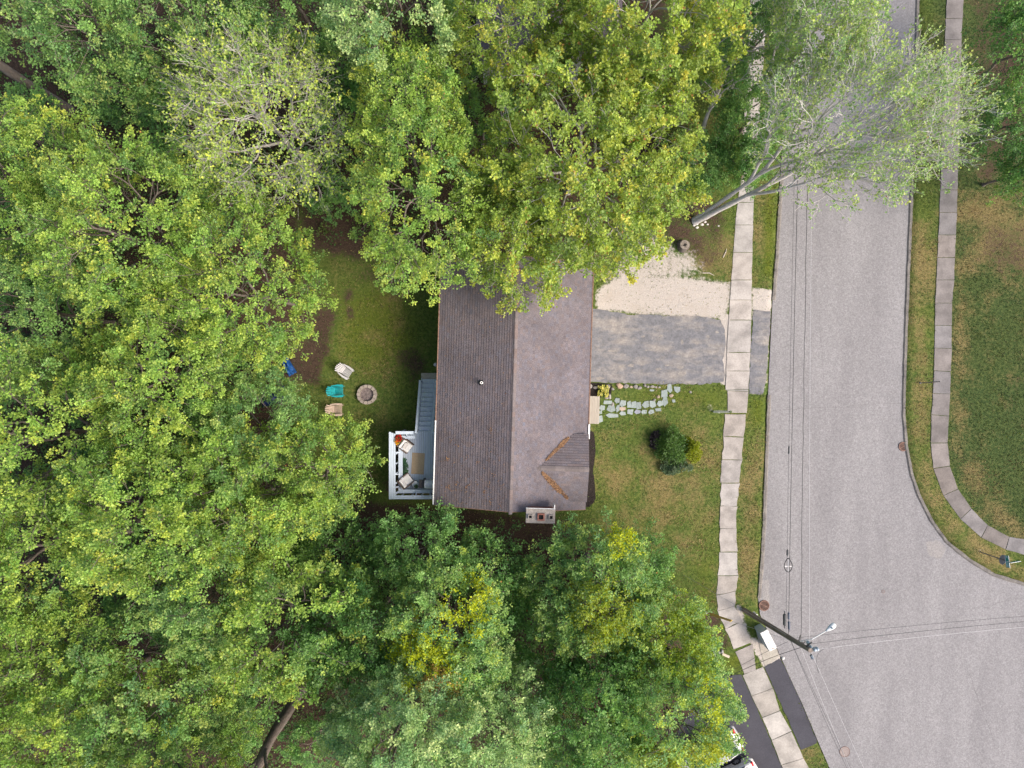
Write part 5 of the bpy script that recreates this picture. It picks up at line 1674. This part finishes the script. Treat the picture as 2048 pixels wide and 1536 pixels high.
def tree(name, label, px, py, rpx, h, kind, spray=1.5, nsub=8, stems=1, rexp=0.45, tipmix=0.85, ztop=None, twigs=0.35, stemgap=1.7, ry=None, zc=0.62, base=None, tips=520, per=36, leaf=0.109, spread=0.17, shoot=0.62,
         tipf=0.30, bark=None, seed=None, cat='tree', group=None, thick=1.0, umin=-0.35, az=0.36, patch=None, droop=0.0, rel=0.62, offc=None, forks=1, lev=1.0):
    """a broadleaf tree: crown seen round (px, py) with radius rpx in survey pixels, height h in metres"""
    seed = seed if seed is not None else int(px * 7 + py * 13) % 99991
    r_ = np.random.default_rng(seed)
    tips = int(tips * 0.5)
    per = per * 3.65
    zmid = zc * h
    C = np.array(P(px, py, zmid))
    k = (CAM_H - zmid) / FPX
    Rx, Ry, Rz = rpx * k, (ry or rpx) * k, az * h
    B = np.array(P(*base)) if base else np.array([C[0] + r_.normal(0, 0.4), C[1] + r_.normal(0, 0.4), 0.0])
    # shoot ends spread through the crown's outer part, with lobes and hollows
    lob = unit(r_.normal(0, 1, (11, 3)))
    lw = r_.uniform(-0.40, 0.40, 11)
    d = unit(r_.normal(0, 1, (tips * 4, 3)))
    d = d[d[:, 2] > umin][:tips]
    g = 1 + (lw[None] * np.exp(-((1 - d @ lob.T) / 0.16))).sum(1)
    rad = np.clip(r_.uniform(rel, 1.0, len(d)) ** 0.8 * g, 0.35, 1.28)
    tp = C + d * rad[:, None] * np.array([Rx, Ry, Rz])
    tp += r_.normal(0, 0.18, tp.shape)
    tp[:, 2] = np.maximum(tp[:, 2], 0.6)
    root = thing(name, label, cat, B, 0, group)
    segs = {6: [], 4: [], 3: []}
    endseg = []
    r_tip = 0.013 * thick
    def radius(n): return r_tip * max(n, 1) ** rexp
    def put(p0, d0, p1, n0, n1, nn):
        pts = bez(p0, d0, p1, nn, r_.normal(0, 0.07, 3))
        ra, rb = radius(n0), radius(n1)
        kk = 6 if nn == 7 else (4 if nn == 5 else 3)
        segs[kk].append((pts, np.linspace(ra, rb, nn)))
        e = pts[-1] - pts[-2]
        return e / (np.linalg.norm(e) + 1e-9)
    def grow(s, d0, ids):
        n = len(ids)
        if n <= 2:
            for i in ids:
                put(s, d0, tp[i], 1, 0.5, 4)
                q = unit((tp[i] - s)[None])[0]
                endseg.append((s, tp[i], q))
            return
        kk = 2 if n < 9 else int(r_.integers(2, 4))
        lab = kmeans(tp[ids], kk, r_)
        for j in range(kk):
            sub = ids[lab == j]
            if not len(sub): continue
            cen = tp[sub].mean(0)
            f = 0.34 if n > 60 else 0.42
            fork = s + (cen - s) * f + r_.normal(0, 0.05, 3) * np.linalg.norm(cen - s)
            nd = put(s, d0, fork, len(sub), len(sub) * 0.92, 7 if len(sub) > 40 else (5 if len(sub) > 6 else 4))
            grow(fork, nd, sub)
    ids = np.arange(len(tp))
    nl = 6 if tips > 120 else 3
    lab = kmeans(tp, nl, r_)
    # trunk up to the crown's lower part
    zt = max(zmid - 0.35 * Rz, 0.32 * h)
    if ztop: zt = ztop * h
    trunk_top = B + (C - B) * (zt / max(zmid, 0.1)) * np.array([1, 1, 0]) + np.array([0, 0, zt])
    nt = 22
    tt = np.linspace(0, 1, nt)[:, None]
    trs = []
    ax = np.array([-(C - B)[1], (C - B)[0], 0.0])
    ax = ax / (np.linalg.norm(ax) + 1e-6) if stems > 1 else ax * 0
    for sk in range(stems):
        offs = (sk - (stems - 1) / 2) * ax
        tr = B + (trunk_top - B) * tt + np.sin(tt * 5 + seed + sk) * 0.12 * np.array([1, 0.6, 0]) * tt + offs * (0.12 + stemgap * tt)
        r0 = radius(len(tp)) * 1.1 * (0.85 if stems > 1 else 1.0) * (1 - 0.2 * sk)
        trr = r0 * (1.0 - 0.42 * tt[:, 0])
        trr[:3] *= np.array([1.35, 1.15, 1.05])
        trr = trr * (1 + 0.07 * np.sin(tt[:, 0] * 19 + seed) + r_.normal(0, 0.03, nt))
        if base and stems == 1: tr = tr + np.column_stack([np.sin(tt[:, 0] * 7 + 1), np.cos(tt[:, 0] * 9), np.zeros(nt)]) * 0.16 * tt
        tv, tf = tubes(tr[None], trr[None], 12)
        obj('trunk', np_mesh('trunk', tv - B, tf, smooth=True), bark or bark_brown, root)
        trs.append(tr)
    order = np.argsort([tp[lab == j][:, 2].mean() for j in range(nl)])
    for oi, j in enumerate(order):
        sub = ids[lab == j]
        if not len(sub): continue
        q = 0.62 + 0.36 * (oi / max(nl - 1, 1))
        s = trs[oi % stems][int(round(q * (nt - 1)))]
        up = (trunk_top - B) / np.linalg.norm(trunk_top - B)
        cen = tp[sub].mean(0)
        fork = s + (cen - s) * 0.36 + np.array([0, 0, 0.04 * h])
        nd = put(s, up, fork, len(sub), len(sub) * 0.92, 7)
        grow(fork, nd, sub)
    Vs, Fs, o_ = [], [], 0
    for kk, lst in segs.items():
        bylen = {}
        for a, b in lst: bylen.setdefault(len(a), []).append((a, b))
        for n_, L2 in bylen.items():
            v, f = tubes(np.stack([a for a, _ in L2]), np.stack([b for _, b in L2]), kk)
            Vs.append(v); Fs.append(f + o_); o_ += len(v)
    # leafy shoots
    E = endseg
    n = len(E)
    s0 = np.stack([e[0] for e in E]); s1 = np.stack([e[1] for e in E]); sd = np.stack([e[2] for e in E])
    u_ = r_.beta(1.25, 1.0, n * nsub)
    lat = r_.normal(0, 1.0, (n * nsub, 3))
    sdr = np.repeat(sd, nsub, 0)
    lat -= sdr * (lat * sdr).sum(1, keepdims=True)
    lat = unit(lat)
    sub_d = unit(sdr * (0.45 + 0.75 * u_)[:, None] + lat * (1.0 - 0.55 * u_)[:, None] + np.array([0, 0, 0.30 - droop]))
    sl = shoot * r_.uniform(0.6, 1.2, n * nsub) * (1.1 - 0.35 * u_)
    splen = np.repeat(spray * r_.uniform(0.7, 1.25, n), nsub)
    so = np.repeat(s1, nsub, 0) + sdr * ((u_ - 0.75) * splen)[:, None] + r_.normal(0, 0.05, (n * nsub, 3))
    tk = r_.random(n * nsub) < twigs
    tv_ = np.stack([so, so + sub_d * sl[:, None]], 1)[tk]
    v, f = tubes(tv_, np.tile(np.array([1.0, 0.4]) * 0.0085 * thick, (len(tv_), 1)), 3)
    Vs.append(v); Fs.append(f + o_); o_ += len(v)
    bo = obj('branches', np_mesh('branches', np.concatenate(Vs) - B, np.concatenate(Fs), smooth=True), bark or bark_brown, root)
    bo['kind'] = 'stuff'
    m = max(1, per // nsub)
    cnt = r_.poisson(m * r_.gamma(4, 0.25, n * nsub))
    ix = np.repeat(np.arange(n * nsub), cnt)
    N = len(ix)
    q = r_.beta(1.7, 1.0, N)
    side = unit(r_.normal(0, 1, (N, 3)))
    side -= sub_d[ix] * (side * sub_d[ix]).sum(1, keepdims=True)
    side = unit(side)
    pos = so[ix] + sub_d[ix] * (sl[ix] * q)[:, None] + side * (np.abs(r_.normal(0, 1, N)) * spread * (1.05 - 0.55 * q))[:, None]
    ldir = unit(side * 0.8 + sub_d[ix] * 0.7 + r_.normal(0, 0.45, (N, 3)) + np.array([0, 0, -0.15]))
    lnr = unit(np.array([0, 0, 1.0]) + r_.normal(0, 0.42, (N, 3)) + sub_d[ix] * 0.25)
    base_c, tip_c = (np.array(x) * np.array((0.99, 1.13, 1.28)) * LEAF_K * lev for x in PAL[kind])
    tip_c = tip_c * np.array((1.20, 1.10, 1.05))
    spray_c = base_c[r_.integers(0, len(base_c), n)] * r_.normal(1.0, 0.10, (n, 1)).clip(0.75, 1.3)
    shoot_c = np.repeat(spray_c, nsub, 0) * r_.normal(1.0, 0.08, (n * nsub, 1))
    spray_t = tip_c[r_.integers(0, len(tip_c), n)]
    young = np.repeat(r_.beta(1.2, 1.2, n) * min(1.15, tipf * 3.2), nsub) * (0.35 + 0.65 * u_)
    w_ = (young[ix] * smoothstep(0.15, 1.0, q) * tipmix * r_.uniform(0.55, 1.25, N)).clip(0, 1)[:, None]
    cc = (shoot_c[ix] * (1 - w_) + np.repeat(spray_t, nsub, 0)[ix] * w_) * r_.normal(1.0, 0.11, (N, 1)).clip(0.6, 1.5)
    odd = r_.random(N) < (0.02 if kind == 'O' else 0.002)
    cc = np.where(odd[:, None], np.array((0.30, 0.17, 0.05)) * r_.normal(1, 0.2, (N, 1)), cc)
    if patch:     # branches whose leaves have turned yellow: (px, py, radius px, colour)
        for ppx, ppy, pr, pc in patch:
            pz = pos[:, 2]
            kx = (CAM_H - zmid) / FPX
            w0 = np.array(P(ppx, ppy, zmid + 0.25 * Rz))
            near = np.hypot(so[:, 0] - w0[0], so[:, 1] - w0[1]) < pr * kx * r_.normal(1, 0.22, n * nsub)
            sel = near[ix] & (r_.random(N) < 0.85)
            cc = np.where(sel[:, None], np.array(pc) * 1.45 * r_.normal(1, 0.16, (N, 1)), cc)
    L = leaf * r_.uniform(0.65, 1.3, N)
    leaf_cloud('crown', pos - B, ldir, lnr, L, L * 0.85, cc.clip(0.003, 0.9), leaf_std, root)
    TRI_COUNT[0] += N * 2 + sum(len(f) for f in Fs) * 2
    return root

YEL = (0.285, 0.325, 0.014)
forest = 'woodland trees round the house'
POOL = {}
LIMIT = {'G': 3, 'Y': 5, 'D': 4, 'P': 2, 'sap': 3}
pool_r = random.Random(5)
def regrow(src, label, px, py, rpx, h, group, zc=0.62, cat='tree'):
    """another tree of the same kind: same limbs and leaves, turned and sized for its own place"""
    root, r0, h0 = src
    o = copy_thing(root)
    c = P(px, py, zc * h)
    rad = rpx * (CAM_H - zc * h) / FPX
    o.location = (c.x, c.y, 0)
    o.rotation_euler = (0, 0, pool_r.uniform(0, 6.28))
    o.scale = (rad / r0, rad / r0, h / h0)
    return tag(o, label, cat, group)
def T(label, px, py, rpx, h, kind, name='deciduous_tree', **k):
    plain = not (set(k) - {'tips', 'per', 'lev', 'tipf', 'zc', 'thick'}) and kind in LIMIT
    if plain:
        pool = POOL.setdefault(kind, [])
        zc = k.get('zc', 0.62)
        if len(pool) >= LIMIT[kind]:
            rad = rpx * (CAM_H - zc * h) / FPX
            src = min(pool, key=lambda s: abs(s[1] - rad) + pool_r.uniform(0, 0.8))
            return regrow(src, label, px, py, rpx, h, forest, zc)
    o = tree(name, label, px, py, rpx, h, kind, group=forest, **k)
    if plain:
        pool.append((o, rpx * (CAM_H - zc * h) / FPX, h))
    return o
# top left
T('tall green tree near the top left corner right of the thick brown trunk', 235, 85, 150, 17, 'G', tips=520)
T('green tree cut off by the top left corner', 10, -20, 130, 16, 'G', tips=300)
T('green tree at the top edge right of the corner tree', 380, 55, 165, 17, 'G', tips=540)
T('sparse tree with bare grey twigs and small yellow leaves at upper left', 545, 245, 172, 17, 'S', tips=1000, per=8, leaf=0.125, thick=0.9, spread=0.09, shoot=0.75, bark=bark_pale, twigs=0.9, rel=0.45, tipf=0.5, umin=-0.15, lev=1.15)
T('green tree at the top edge above the sparse grey twigged tree', 600, 20, 140, 15, 'G', tips=420, lev=0.95)
T('pale silvery green tree at the top edge left of the hidden roof', 800, 50, 135, 17, 'P', tips=460, tipf=0.4)
T('bright yellow green tree overhanging the back corner of the roof', 838, 330, 125, 16, 'Y', ry=235, tips=720, per=40, tipf=0.38, umin=-0.5)
T('wide yellow green tree with orange tinted shoots over the far roof end', 1175, 320, 228, 16, 'O', ry=250, tips=1050, per=34, thick=0.95, bark=bark_pale, twigs=0.6, tipf=0.42, rel=0.5, leaf=0.14)
T('yellow green tree leaning over the middle of the far roof end', 1030, 455, 105, 13, 'O', ry=125, tips=420, per=34, thick=0.95, bark=bark_pale, tipf=0.42, rel=0.5, leaf=0.118, twigs=0.6)
T('yellow green tree at the top edge above the wide orange tinted tree', 1270, 60, 185, 17, 'O', tips=760, per=34, thick=0.95, bark=bark_pale, twigs=0.6, tipf=0.42, rel=0.5, leaf=0.14)
T('tree with yellow shoots at the top over the neighbouring roof', 1010, 40, 130, 17, 'O', tips=420, per=34, thick=0.95, bark=bark_pale, tipf=0.4)
T('low dark green tree at the top between the yellow trees and the road', 1522, 75, 100, 8, 'D', tips=330, zc=0.6)
T('small green tree in the gap left of the leaning trunk', 1500, 235, 80, 6, 'D', tips=240, zc=0.55, per=30)
T('small green tree over the pavement beside the leaning trunk', 1497, 325, 42, 4.5, 'D', tips=120, zc=0.6)
T('low green shrubby tree below the wide orange tinted tree', 1400, 330, 60, 4, 'D', tips=160, zc=0.55, per=30)
# right edge
T('dark green tree at the right edge below the crown of the leaning tree', 2050, 235, 80, 8, 'D', tips=260)
T('dark green tree in the top right corner', 2060, 90, 75, 8, 'D', tips=240)
T('green branch end reaching in at the right edge', 2060, 330, 45, 7, 'D', tips=110, per=28)
# left middle
T('yellow green tree at the left edge below the brown trunk', 70, 385, 160, 17, 'Y', tips=560)
T('wide yellow green tree with a bare grey branch at mid left', 270, 470, 195, 17, 'Y', tips=720, thick=1.1)
T('yellow green tree reaching over the back lawn beside the orange sheet', 500, 590, 140, 14, 'Y', tips=480, thick=1.1)
T('green tree at the left edge at mid height of the picture', 60, 620, 140, 14, 'G', tips=420)
T('bright green dome shaped tree left of the navy tarp', 300, 750, 170, 16, 'Y', tips=640, per=40)
T('green tree shading the navy tarp left of the garden chairs', 488, 862, 125, 12, 'G', tips=460, thick=1.15)
T('yellow green tree reaching towards the deck', 640, 940, 110, 12, 'Y', tips=380, thick=1.1)
T('yellow green tree at the left edge below the middle', 90, 880, 165, 16, 'Y', tips=560)
T('yellow green tree standing left of the one that reaches for the deck', 470, 1000, 120, 15, 'Y', tips=400)
T('large yellow green tree at left above the dark gap', 280, 1060, 180, 18, 'Y', tips=680, per=40)
T('yellow green tree at the left edge in the lower third', 70, 1110, 160, 17, 'Y', tips=520)
# lower left
T('green tree at lower left below the large yellow green tree', 440, 1180, 140, 14, 'G', tips=460)
T('bright yellow green tree at the left edge above the bottom corner', 80, 1290, 135, 16, 'Y', tips=420, tipf=0.4)
T('green tree with thin pale twigs near the bottom left', 290, 1330, 145, 14, 'G', tips=460, lev=0.95)
T('yellow green tree in the bottom left corner', 90, 1470, 165, 17, 'Y', tips=520, tipf=0.36)
T('olive green tree above the big leaning trunk at the bottom', 570, 1230, 135, 14, 'Y', tips=480, lev=0.86)
T('green tree at the bottom edge left of the big trunk', 350, 1480, 130, 14, 'Y', tips=400, lev=0.9)
# below the house
T('dark green tree below the deck', 690, 1110, 95, 8, 'D', tips=330)
T('dark green tree with upright shoots touching the lower roof corner', 860, 1120, 100, 9, 'D', tips=420, tipf=0.2)
T('dark green tree below the middle of the roof end', 990, 1130, 85, 9, 'D', tips=300)
T('deep green tree left of the yellow splashed one', 740, 1270, 120, 12, 'D', tips=420, lev=1.1)
T('light green tree with bright yellow branches below the house', 905, 1270, 125, 14, 'M', tips=520, patch=[(845, 1310, 62, YEL), (935, 1210, 40, YEL), (880, 1350, 36, (0.34, 0.24, 0.07))])
T('pale green dense tree at the bottom edge below the yellow splashed one', 800, 1450, 155, 16, 'P', tips=640, per=42, lev=1.0)
T('pale green tree at the bottom edge right of the dense pale one', 985, 1440, 125, 15, 'P', tips=480, lev=1.0)
T('big green tree with yellow centre right of the chimney', 1180, 1180, 130, 11, 'M', tips=620, patch=[(1205, 1210, 55, (0.19, 0.235, 0.02)), (1240, 1090, 24, YEL)], lev=0.92)
T('green tree at the edge of the front lawn', 1285, 1120, 75, 8, 'D', tips=280, tipf=0.3)
T('dark green tree between the pale trees and the yellow green ones', 1130, 1400, 125, 13, 'D', tips=480, lev=1.1)
T('yellow green tree beside the rubble and pavement', 1330, 1290, 100, 10, 'M', tips=420, tipf=0.5, patch=[(1350, 1270, 60, (0.16, 0.22, 0.02))])
T('green and yellow tree overhanging the silver car', 1326, 1424, 128, 12, 'M', tips=640, tipf=0.42, patch=[(1405, 1365, 30, YEL), (1380, 1450, 34, (0.24, 0.27, 0.02)), (1320, 1490, 40, (0.20, 0.24, 0.02))])
T('green tree at the bottom edge below the dark green one', 1200, 1510, 110, 12, 'M', tips=380)
T('green tree at the bottom right of the big leaning trunk', 735, 1415, 85, 11, 'G', tips=260)
T('green tree at the bottom edge just left of the big leaning trunk', 415, 1405, 90, 11, 'G', tips=260)
# trees whose trunks show while their crowns lie outside the picture
T('tree with a thick brown trunk leaning out of the top left corner', -290, -60, 120, 20, 'G', base=(140, 222), tips=260, thick=2.6)
T('tree with a thick leaning brown trunk at the bottom left of centre', 440, 1660, 130, 21, 'Y', base=(622, 1340), tips=300, thick=2.9)
# the leaning tree by the road
def leaning():
    return tree('leaning_tree', 'leaning pale grey tree by the pavement with its sparse crown over the road', 1742, 232, 215, 17, 'T', ry=172, ztop=0.34, stemgap=0.7, twigs=1.0, base=(1389, 442), zc=0.72, az=0.24,
                tips=1400, per=8, leaf=0.115, thick=1.05, lev=1.12, bark=bark_white, spread=0.12, shoot=0.6, rel=0.35, umin=-0.6, tipf=0.4, stems=2, rexp=0.43)
leaning()
T('sparse pale tree over the road at the top right of centre', 1640, 50, 125, 15, 'T', base=(1470, 225), ztop=0.35, twigs=1.0, zc=0.72, az=0.25, tips=800, per=12, leaf=0.115, thick=0.9, lev=1.12, bark=bark_white, spread=0.12, shoot=0.6, rel=0.4, umin=-0.6, tipf=0.35)
T('small sparse tree by the pavement with bare forked grey branches', 1450, 120, 70, 12, 'T', base=(1385, 330), tips=70, per=8, thick=2.2, bark=bark_pale, rel=0.4)

# young growth in the shade under the trees
ur = random.Random(77)
for i, (px, py, rp, hh) in enumerate([(45, 480, 80, 7), (30, 560, 60, 6), (60, 260, 70, 6), (30, 1020, 70, 6), (20, 760, 70, 6), (240, 200, 70, 6), (420, 380, 75, 6), (150, 520, 75, 6), (400, 690, 70, 6), (190, 760, 70, 6), (230, 930, 70, 6), (420, 930, 70, 5), (560, 760, 38, 3.5), (200, 1180, 75, 6), (360, 1250, 70, 5), (180, 1390, 75, 6),
                                      (660, 1230, 60, 5), (790, 1180, 50, 4), (640, 1460, 60, 5), (1060, 1260, 70, 6), (1060, 1480, 60, 6), (1240, 1290, 60, 5), (700, 250, 75, 7), (720, 90, 70, 7), (960, 250, 75, 7), (470, 90, 70, 7), (330, 250, 70, 7), (620, 380, 60, 5), (1420, 140, 50, 4), (480, 1420, 60, 5)]):
    lab = 'low dark green sapling in the shade beneath the taller trees'
    pool = POOL.setdefault('sap', [])
    if len(pool) < LIMIT['sap']:
        o = tree('sapling', lab, px, py, rp, hh, 'D', zc=0.55, tips=130, per=30, group='saplings under the trees', leaf=0.13, lev=1.15, umin=-0.5)
        pool.append((o, rp * (CAM_H - 0.55 * hh) / FPX, hh))
    else:
        regrow(pool[i % 3], lab, px, py, rp, hh, 'saplings under the trees', 0.55)

# ------------------------------------------------------------------ clipped island of shrubs on the front lawn
def shrub(name, label, px, py, rx, ry_, hz, n, cols, seed, leaf=0.105, clumps=26):
    r_ = np.random.default_rng(seed)
    k = CAM_H / FPX
    c = P(px, py)
    t = thing(name, label, 'shrub', c, 0, 'shrubs on the front lawn')
    rx, ry_ = rx * k, ry_ * k
    cp = unit(r_.normal(0, 1, (clumps, 3)))
    cp[:, 2] = np.abs(cp[:, 2])
    cp = cp * r_.uniform(0.55, 0.95, (clumps, 1)) * np.array([rx, ry_, hz])
    st = MB()
    for p in cp:
        st.tube([(0, 0, 0), (p[0] * 0.4, p[1] * 0.4, p[2] * 0.55), tuple(p)], [0.025, 0.018, 0.006], 5)
    st.build('stems', bark_brown, t)
    ix = r_.integers(0, clumps, n)
    d = unit(r_.normal(0, 1, (n, 3)))
    sz = r_.uniform(0.22, 0.40, clumps) * min(rx, ry_) * 1.1
    pos = cp[ix] + d * (sz[ix] * r_.uniform(0.5, 1, n))[:, None]
    pos[:, 2] = np.maximum(pos[:, 2], 0.04)
    dr = unit(d + r_.normal(0, 0.5, (n, 3)))
    nr = unit(np.array([0, 0, 1.0]) + r_.normal(0, 0.45, (n, 3)))
    cc = np.array(cols)[r_.integers(0, len(cols), clumps)][ix] * r_.normal(1, 0.18, (n, 1)).clip(0.5, 1.6)
    L = leaf * r_.uniform(0.7, 1.3, n)
    leaf_cloud('foliage', pos, dr, nr, L, L * 0.7, cc, leaf_std, t)
shrub('lawn_shrub', 'large dark green shrub on the front lawn', 1340, 889, 35, 35, 1.4, 6500, [(0.06, 0.13, 0.025), (0.08, 0.16, 0.03), (0.09, 0.17, 0.04)], 3, clumps=40)
shrub('lawn_shrub', 'bright yellow green shrub on the right of the front lawn clump', 1381, 898, 17, 30, 1.2, 2600, [(0.20, 0.25, 0.015), (0.24, 0.28, 0.02)], 4)
shrub('lawn_shrub', 'low grey green shrub at the lower edge of the front lawn clump', 1352, 934, 36, 14, 0.7, 2400, [(0.13, 0.18, 0.10), (0.10, 0.16, 0.08)], 5)
shrub('lawn_shrub', 'dark purple leaves standing in for shadow left of the front lawn clump', 1310, 880, 11, 18, 0.8, 1100, [(0.022, 0.018, 0.022), (0.03, 0.022, 0.03)], 6)  # shadowy ground beside the clump, put in as near-black leaves
print('foliage triangles', TRI_COUNT[0])

# ------------------------------------------------------------------ grass blades on lawns and verges
def grass():
    r_ = np.random.default_rng(91)
    n = 330000
    p = np.stack([r_.uniform(-16, 37, n), r_.uniform(-27, 27, n)], 1)
    q = np.stack([p[:, 0] * FPX / CAM_H + 1024, 768 - p[:, 1] * FPX / CAM_H], 1)
    sd, gz_, li, sa, dr, lu, mu, de = zones(p, q)
    n1, n2 = vnoise(p, 1.1, 5), vnoise(p, 0.35, 6)
    n3 = vnoise(p, 3.2, 9)
    dens = 1 - 0.8 * smoothstep(0.3, 0.7, li + (n1 - 0.5) * 0.8) - 0.93 * smoothstep(0.32, 0.62, sa + (n1 - 0.5) * 0.5 + (n3 - 0.5) * 0.5) - 0.95 * smoothstep(0.3, 0.6, mu)
    keep = (r_.random(n) < dens) & (sd < -0.06 + 0.10 * (n3 - 0.4))
    def outside(poly, m):
        return poly_sd(q, poly) < m
    keep &= outside([(1178, 617), (1300, 630), (1449, 640), (1455, 690), (1449, 766), (1178, 766)], 1.5)
    keep &= outside([(1507, 620), (1538, 622), (1520, 770), (1500, 782)], 1.5)
    keep &= outside([(1430, 1352), (1483, 1349), (1575, 1560), (1330, 1560)], 1)
    keep &= outside([(1529, 1334), (1561, 1317), (1634, 1487), (1602, 1500)], 1)
    keep &= outside([(1512, 1262), (1534, 1262), (1556, 1302), (1558, 1314), (1530, 1332), (1521, 1300)], 1)
    for W in (LW, LW2, LW3, LW4, RW):
        poly = [a for a, b in W] + [b for a, b in reversed(W)]
        keep &= poly_sd(q, poly) < -0.3 + 2.6 * smoothstep(0.45, 0.9, n3)
    keep &= outside([(872, 520), (1178, 520), (1170, 1015), (865, 1015)], 0)
    keep &= np.hypot(q[:, 0] - 734, q[:, 1] - 789) > 22
    p, dr, lu, n1, n2, de = p[keep], dr[keep], lu[keep], n1[keep], n2[keep], de[keep][:, None]
    m = len(p)
    a = r_.uniform(0, 2 * np.pi, m)
    d = unit(np.stack([np.cos(a), np.sin(a), r_.uniform(0.25, 1.0, m)], 1))
    nr = unit(np.array([0, 0, 1.0]) + r_.normal(0, 0.5, (m, 3)))
    L = r_.uniform(0.06, 0.15, m) * (0.8 + 0.5 * n1)
    w = smoothstep(0.05, 0.95, dr + (n2 - 0.5) * 1.3 + (n1 - 0.5) * 1.0 + r_.normal(0, 0.22, m))[:, None]
    gsel = smoothstep(0.35, 0.65, vnoise(p, 0.5, 31))[:, None]
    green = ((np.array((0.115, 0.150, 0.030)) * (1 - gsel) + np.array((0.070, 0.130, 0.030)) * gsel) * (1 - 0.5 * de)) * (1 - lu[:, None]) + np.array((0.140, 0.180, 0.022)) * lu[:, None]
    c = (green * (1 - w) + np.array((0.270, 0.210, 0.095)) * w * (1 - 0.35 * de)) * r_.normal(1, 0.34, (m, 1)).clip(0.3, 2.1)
    o = leaf_cloud('grass', np.column_stack([p, np.full(m, -0.01)]), d, nr, L, L * 0.30, c, leaf_std, None)
    tag(o, kind='stuff')
    o['label'] = 'short mixed green and straw coloured grass on lawns and verges'
    o['category'] = 'grass'
    print('grass blades', m)
grass()

def undergrowth():
    """ferns, brambles and seedlings on the woodland floor"""
    r_ = np.random.default_rng(92)
    nc = 6500
    p = np.stack([r_.uniform(-36, 16, nc), r_.uniform(-27, 27, nc)], 1)
    q = np.stack([p[:, 0] * FPX / CAM_H + 1024, 768 - p[:, 1] * FPX / CAM_H], 1)
    li = zones(p, q)[2]
    ok = (li > 0.6) & (vnoise(p, 0.28, 21) > 0.25)
    ok &= ~((q[:, 0] > 560) & (q[:, 0] < 1240) & (q[:, 1] > 480) & (q[:, 1] < 1100))
    ok &= ~((q[:, 0] > 1290) & (q[:, 1] < 1400)) & (q[:, 0] < 1400)
    ok &= ~((q[:, 0] > 470) & (q[:, 0] < 700) & (q[:, 1] > 990) & (q[:, 1] < 1080))
    p = p[ok]
    nc = len(p)
    per = 22
    ix = np.repeat(np.arange(nc), per)
    N = len(ix)
    hgt = r_.uniform(0.3, 1.6, nc)
    wid = r_.uniform(0.25, 0.6, nc)
    d = unit(r_.normal(0, 1, (N, 3)))
    d[:, 2] = np.abs(d[:, 2])
    pos = np.column_stack([p[ix], np.zeros(N)]) + d * np.column_stack([wid[ix], wid[ix], hgt[ix]]) * r_.uniform(0.4, 1, (N, 1))
    cols = np.array([(0.08, 0.16, 0.045), (0.11, 0.19, 0.045), (0.07, 0.13, 0.035), (0.13, 0.20, 0.045)])[r_.integers(0, 4, nc)]
    c = cols[ix] * r_.normal(1, 0.15, (N, 1)).clip(0.5, 1.5)
    L = r_.uniform(0.11, 0.2, N)
    o = leaf_cloud('undergrowth', pos, unit(d + r_.normal(0, 0.4, (N, 3))), unit(np.array([0, 0, 1.0]) + r_.normal(0, 0.4, (N, 3))), L, L * 0.7, c, leaf_std, None)
    tag(o, 'low green undergrowth covering the woodland floor', 'undergrowth', kind='stuff')
undergrowth()
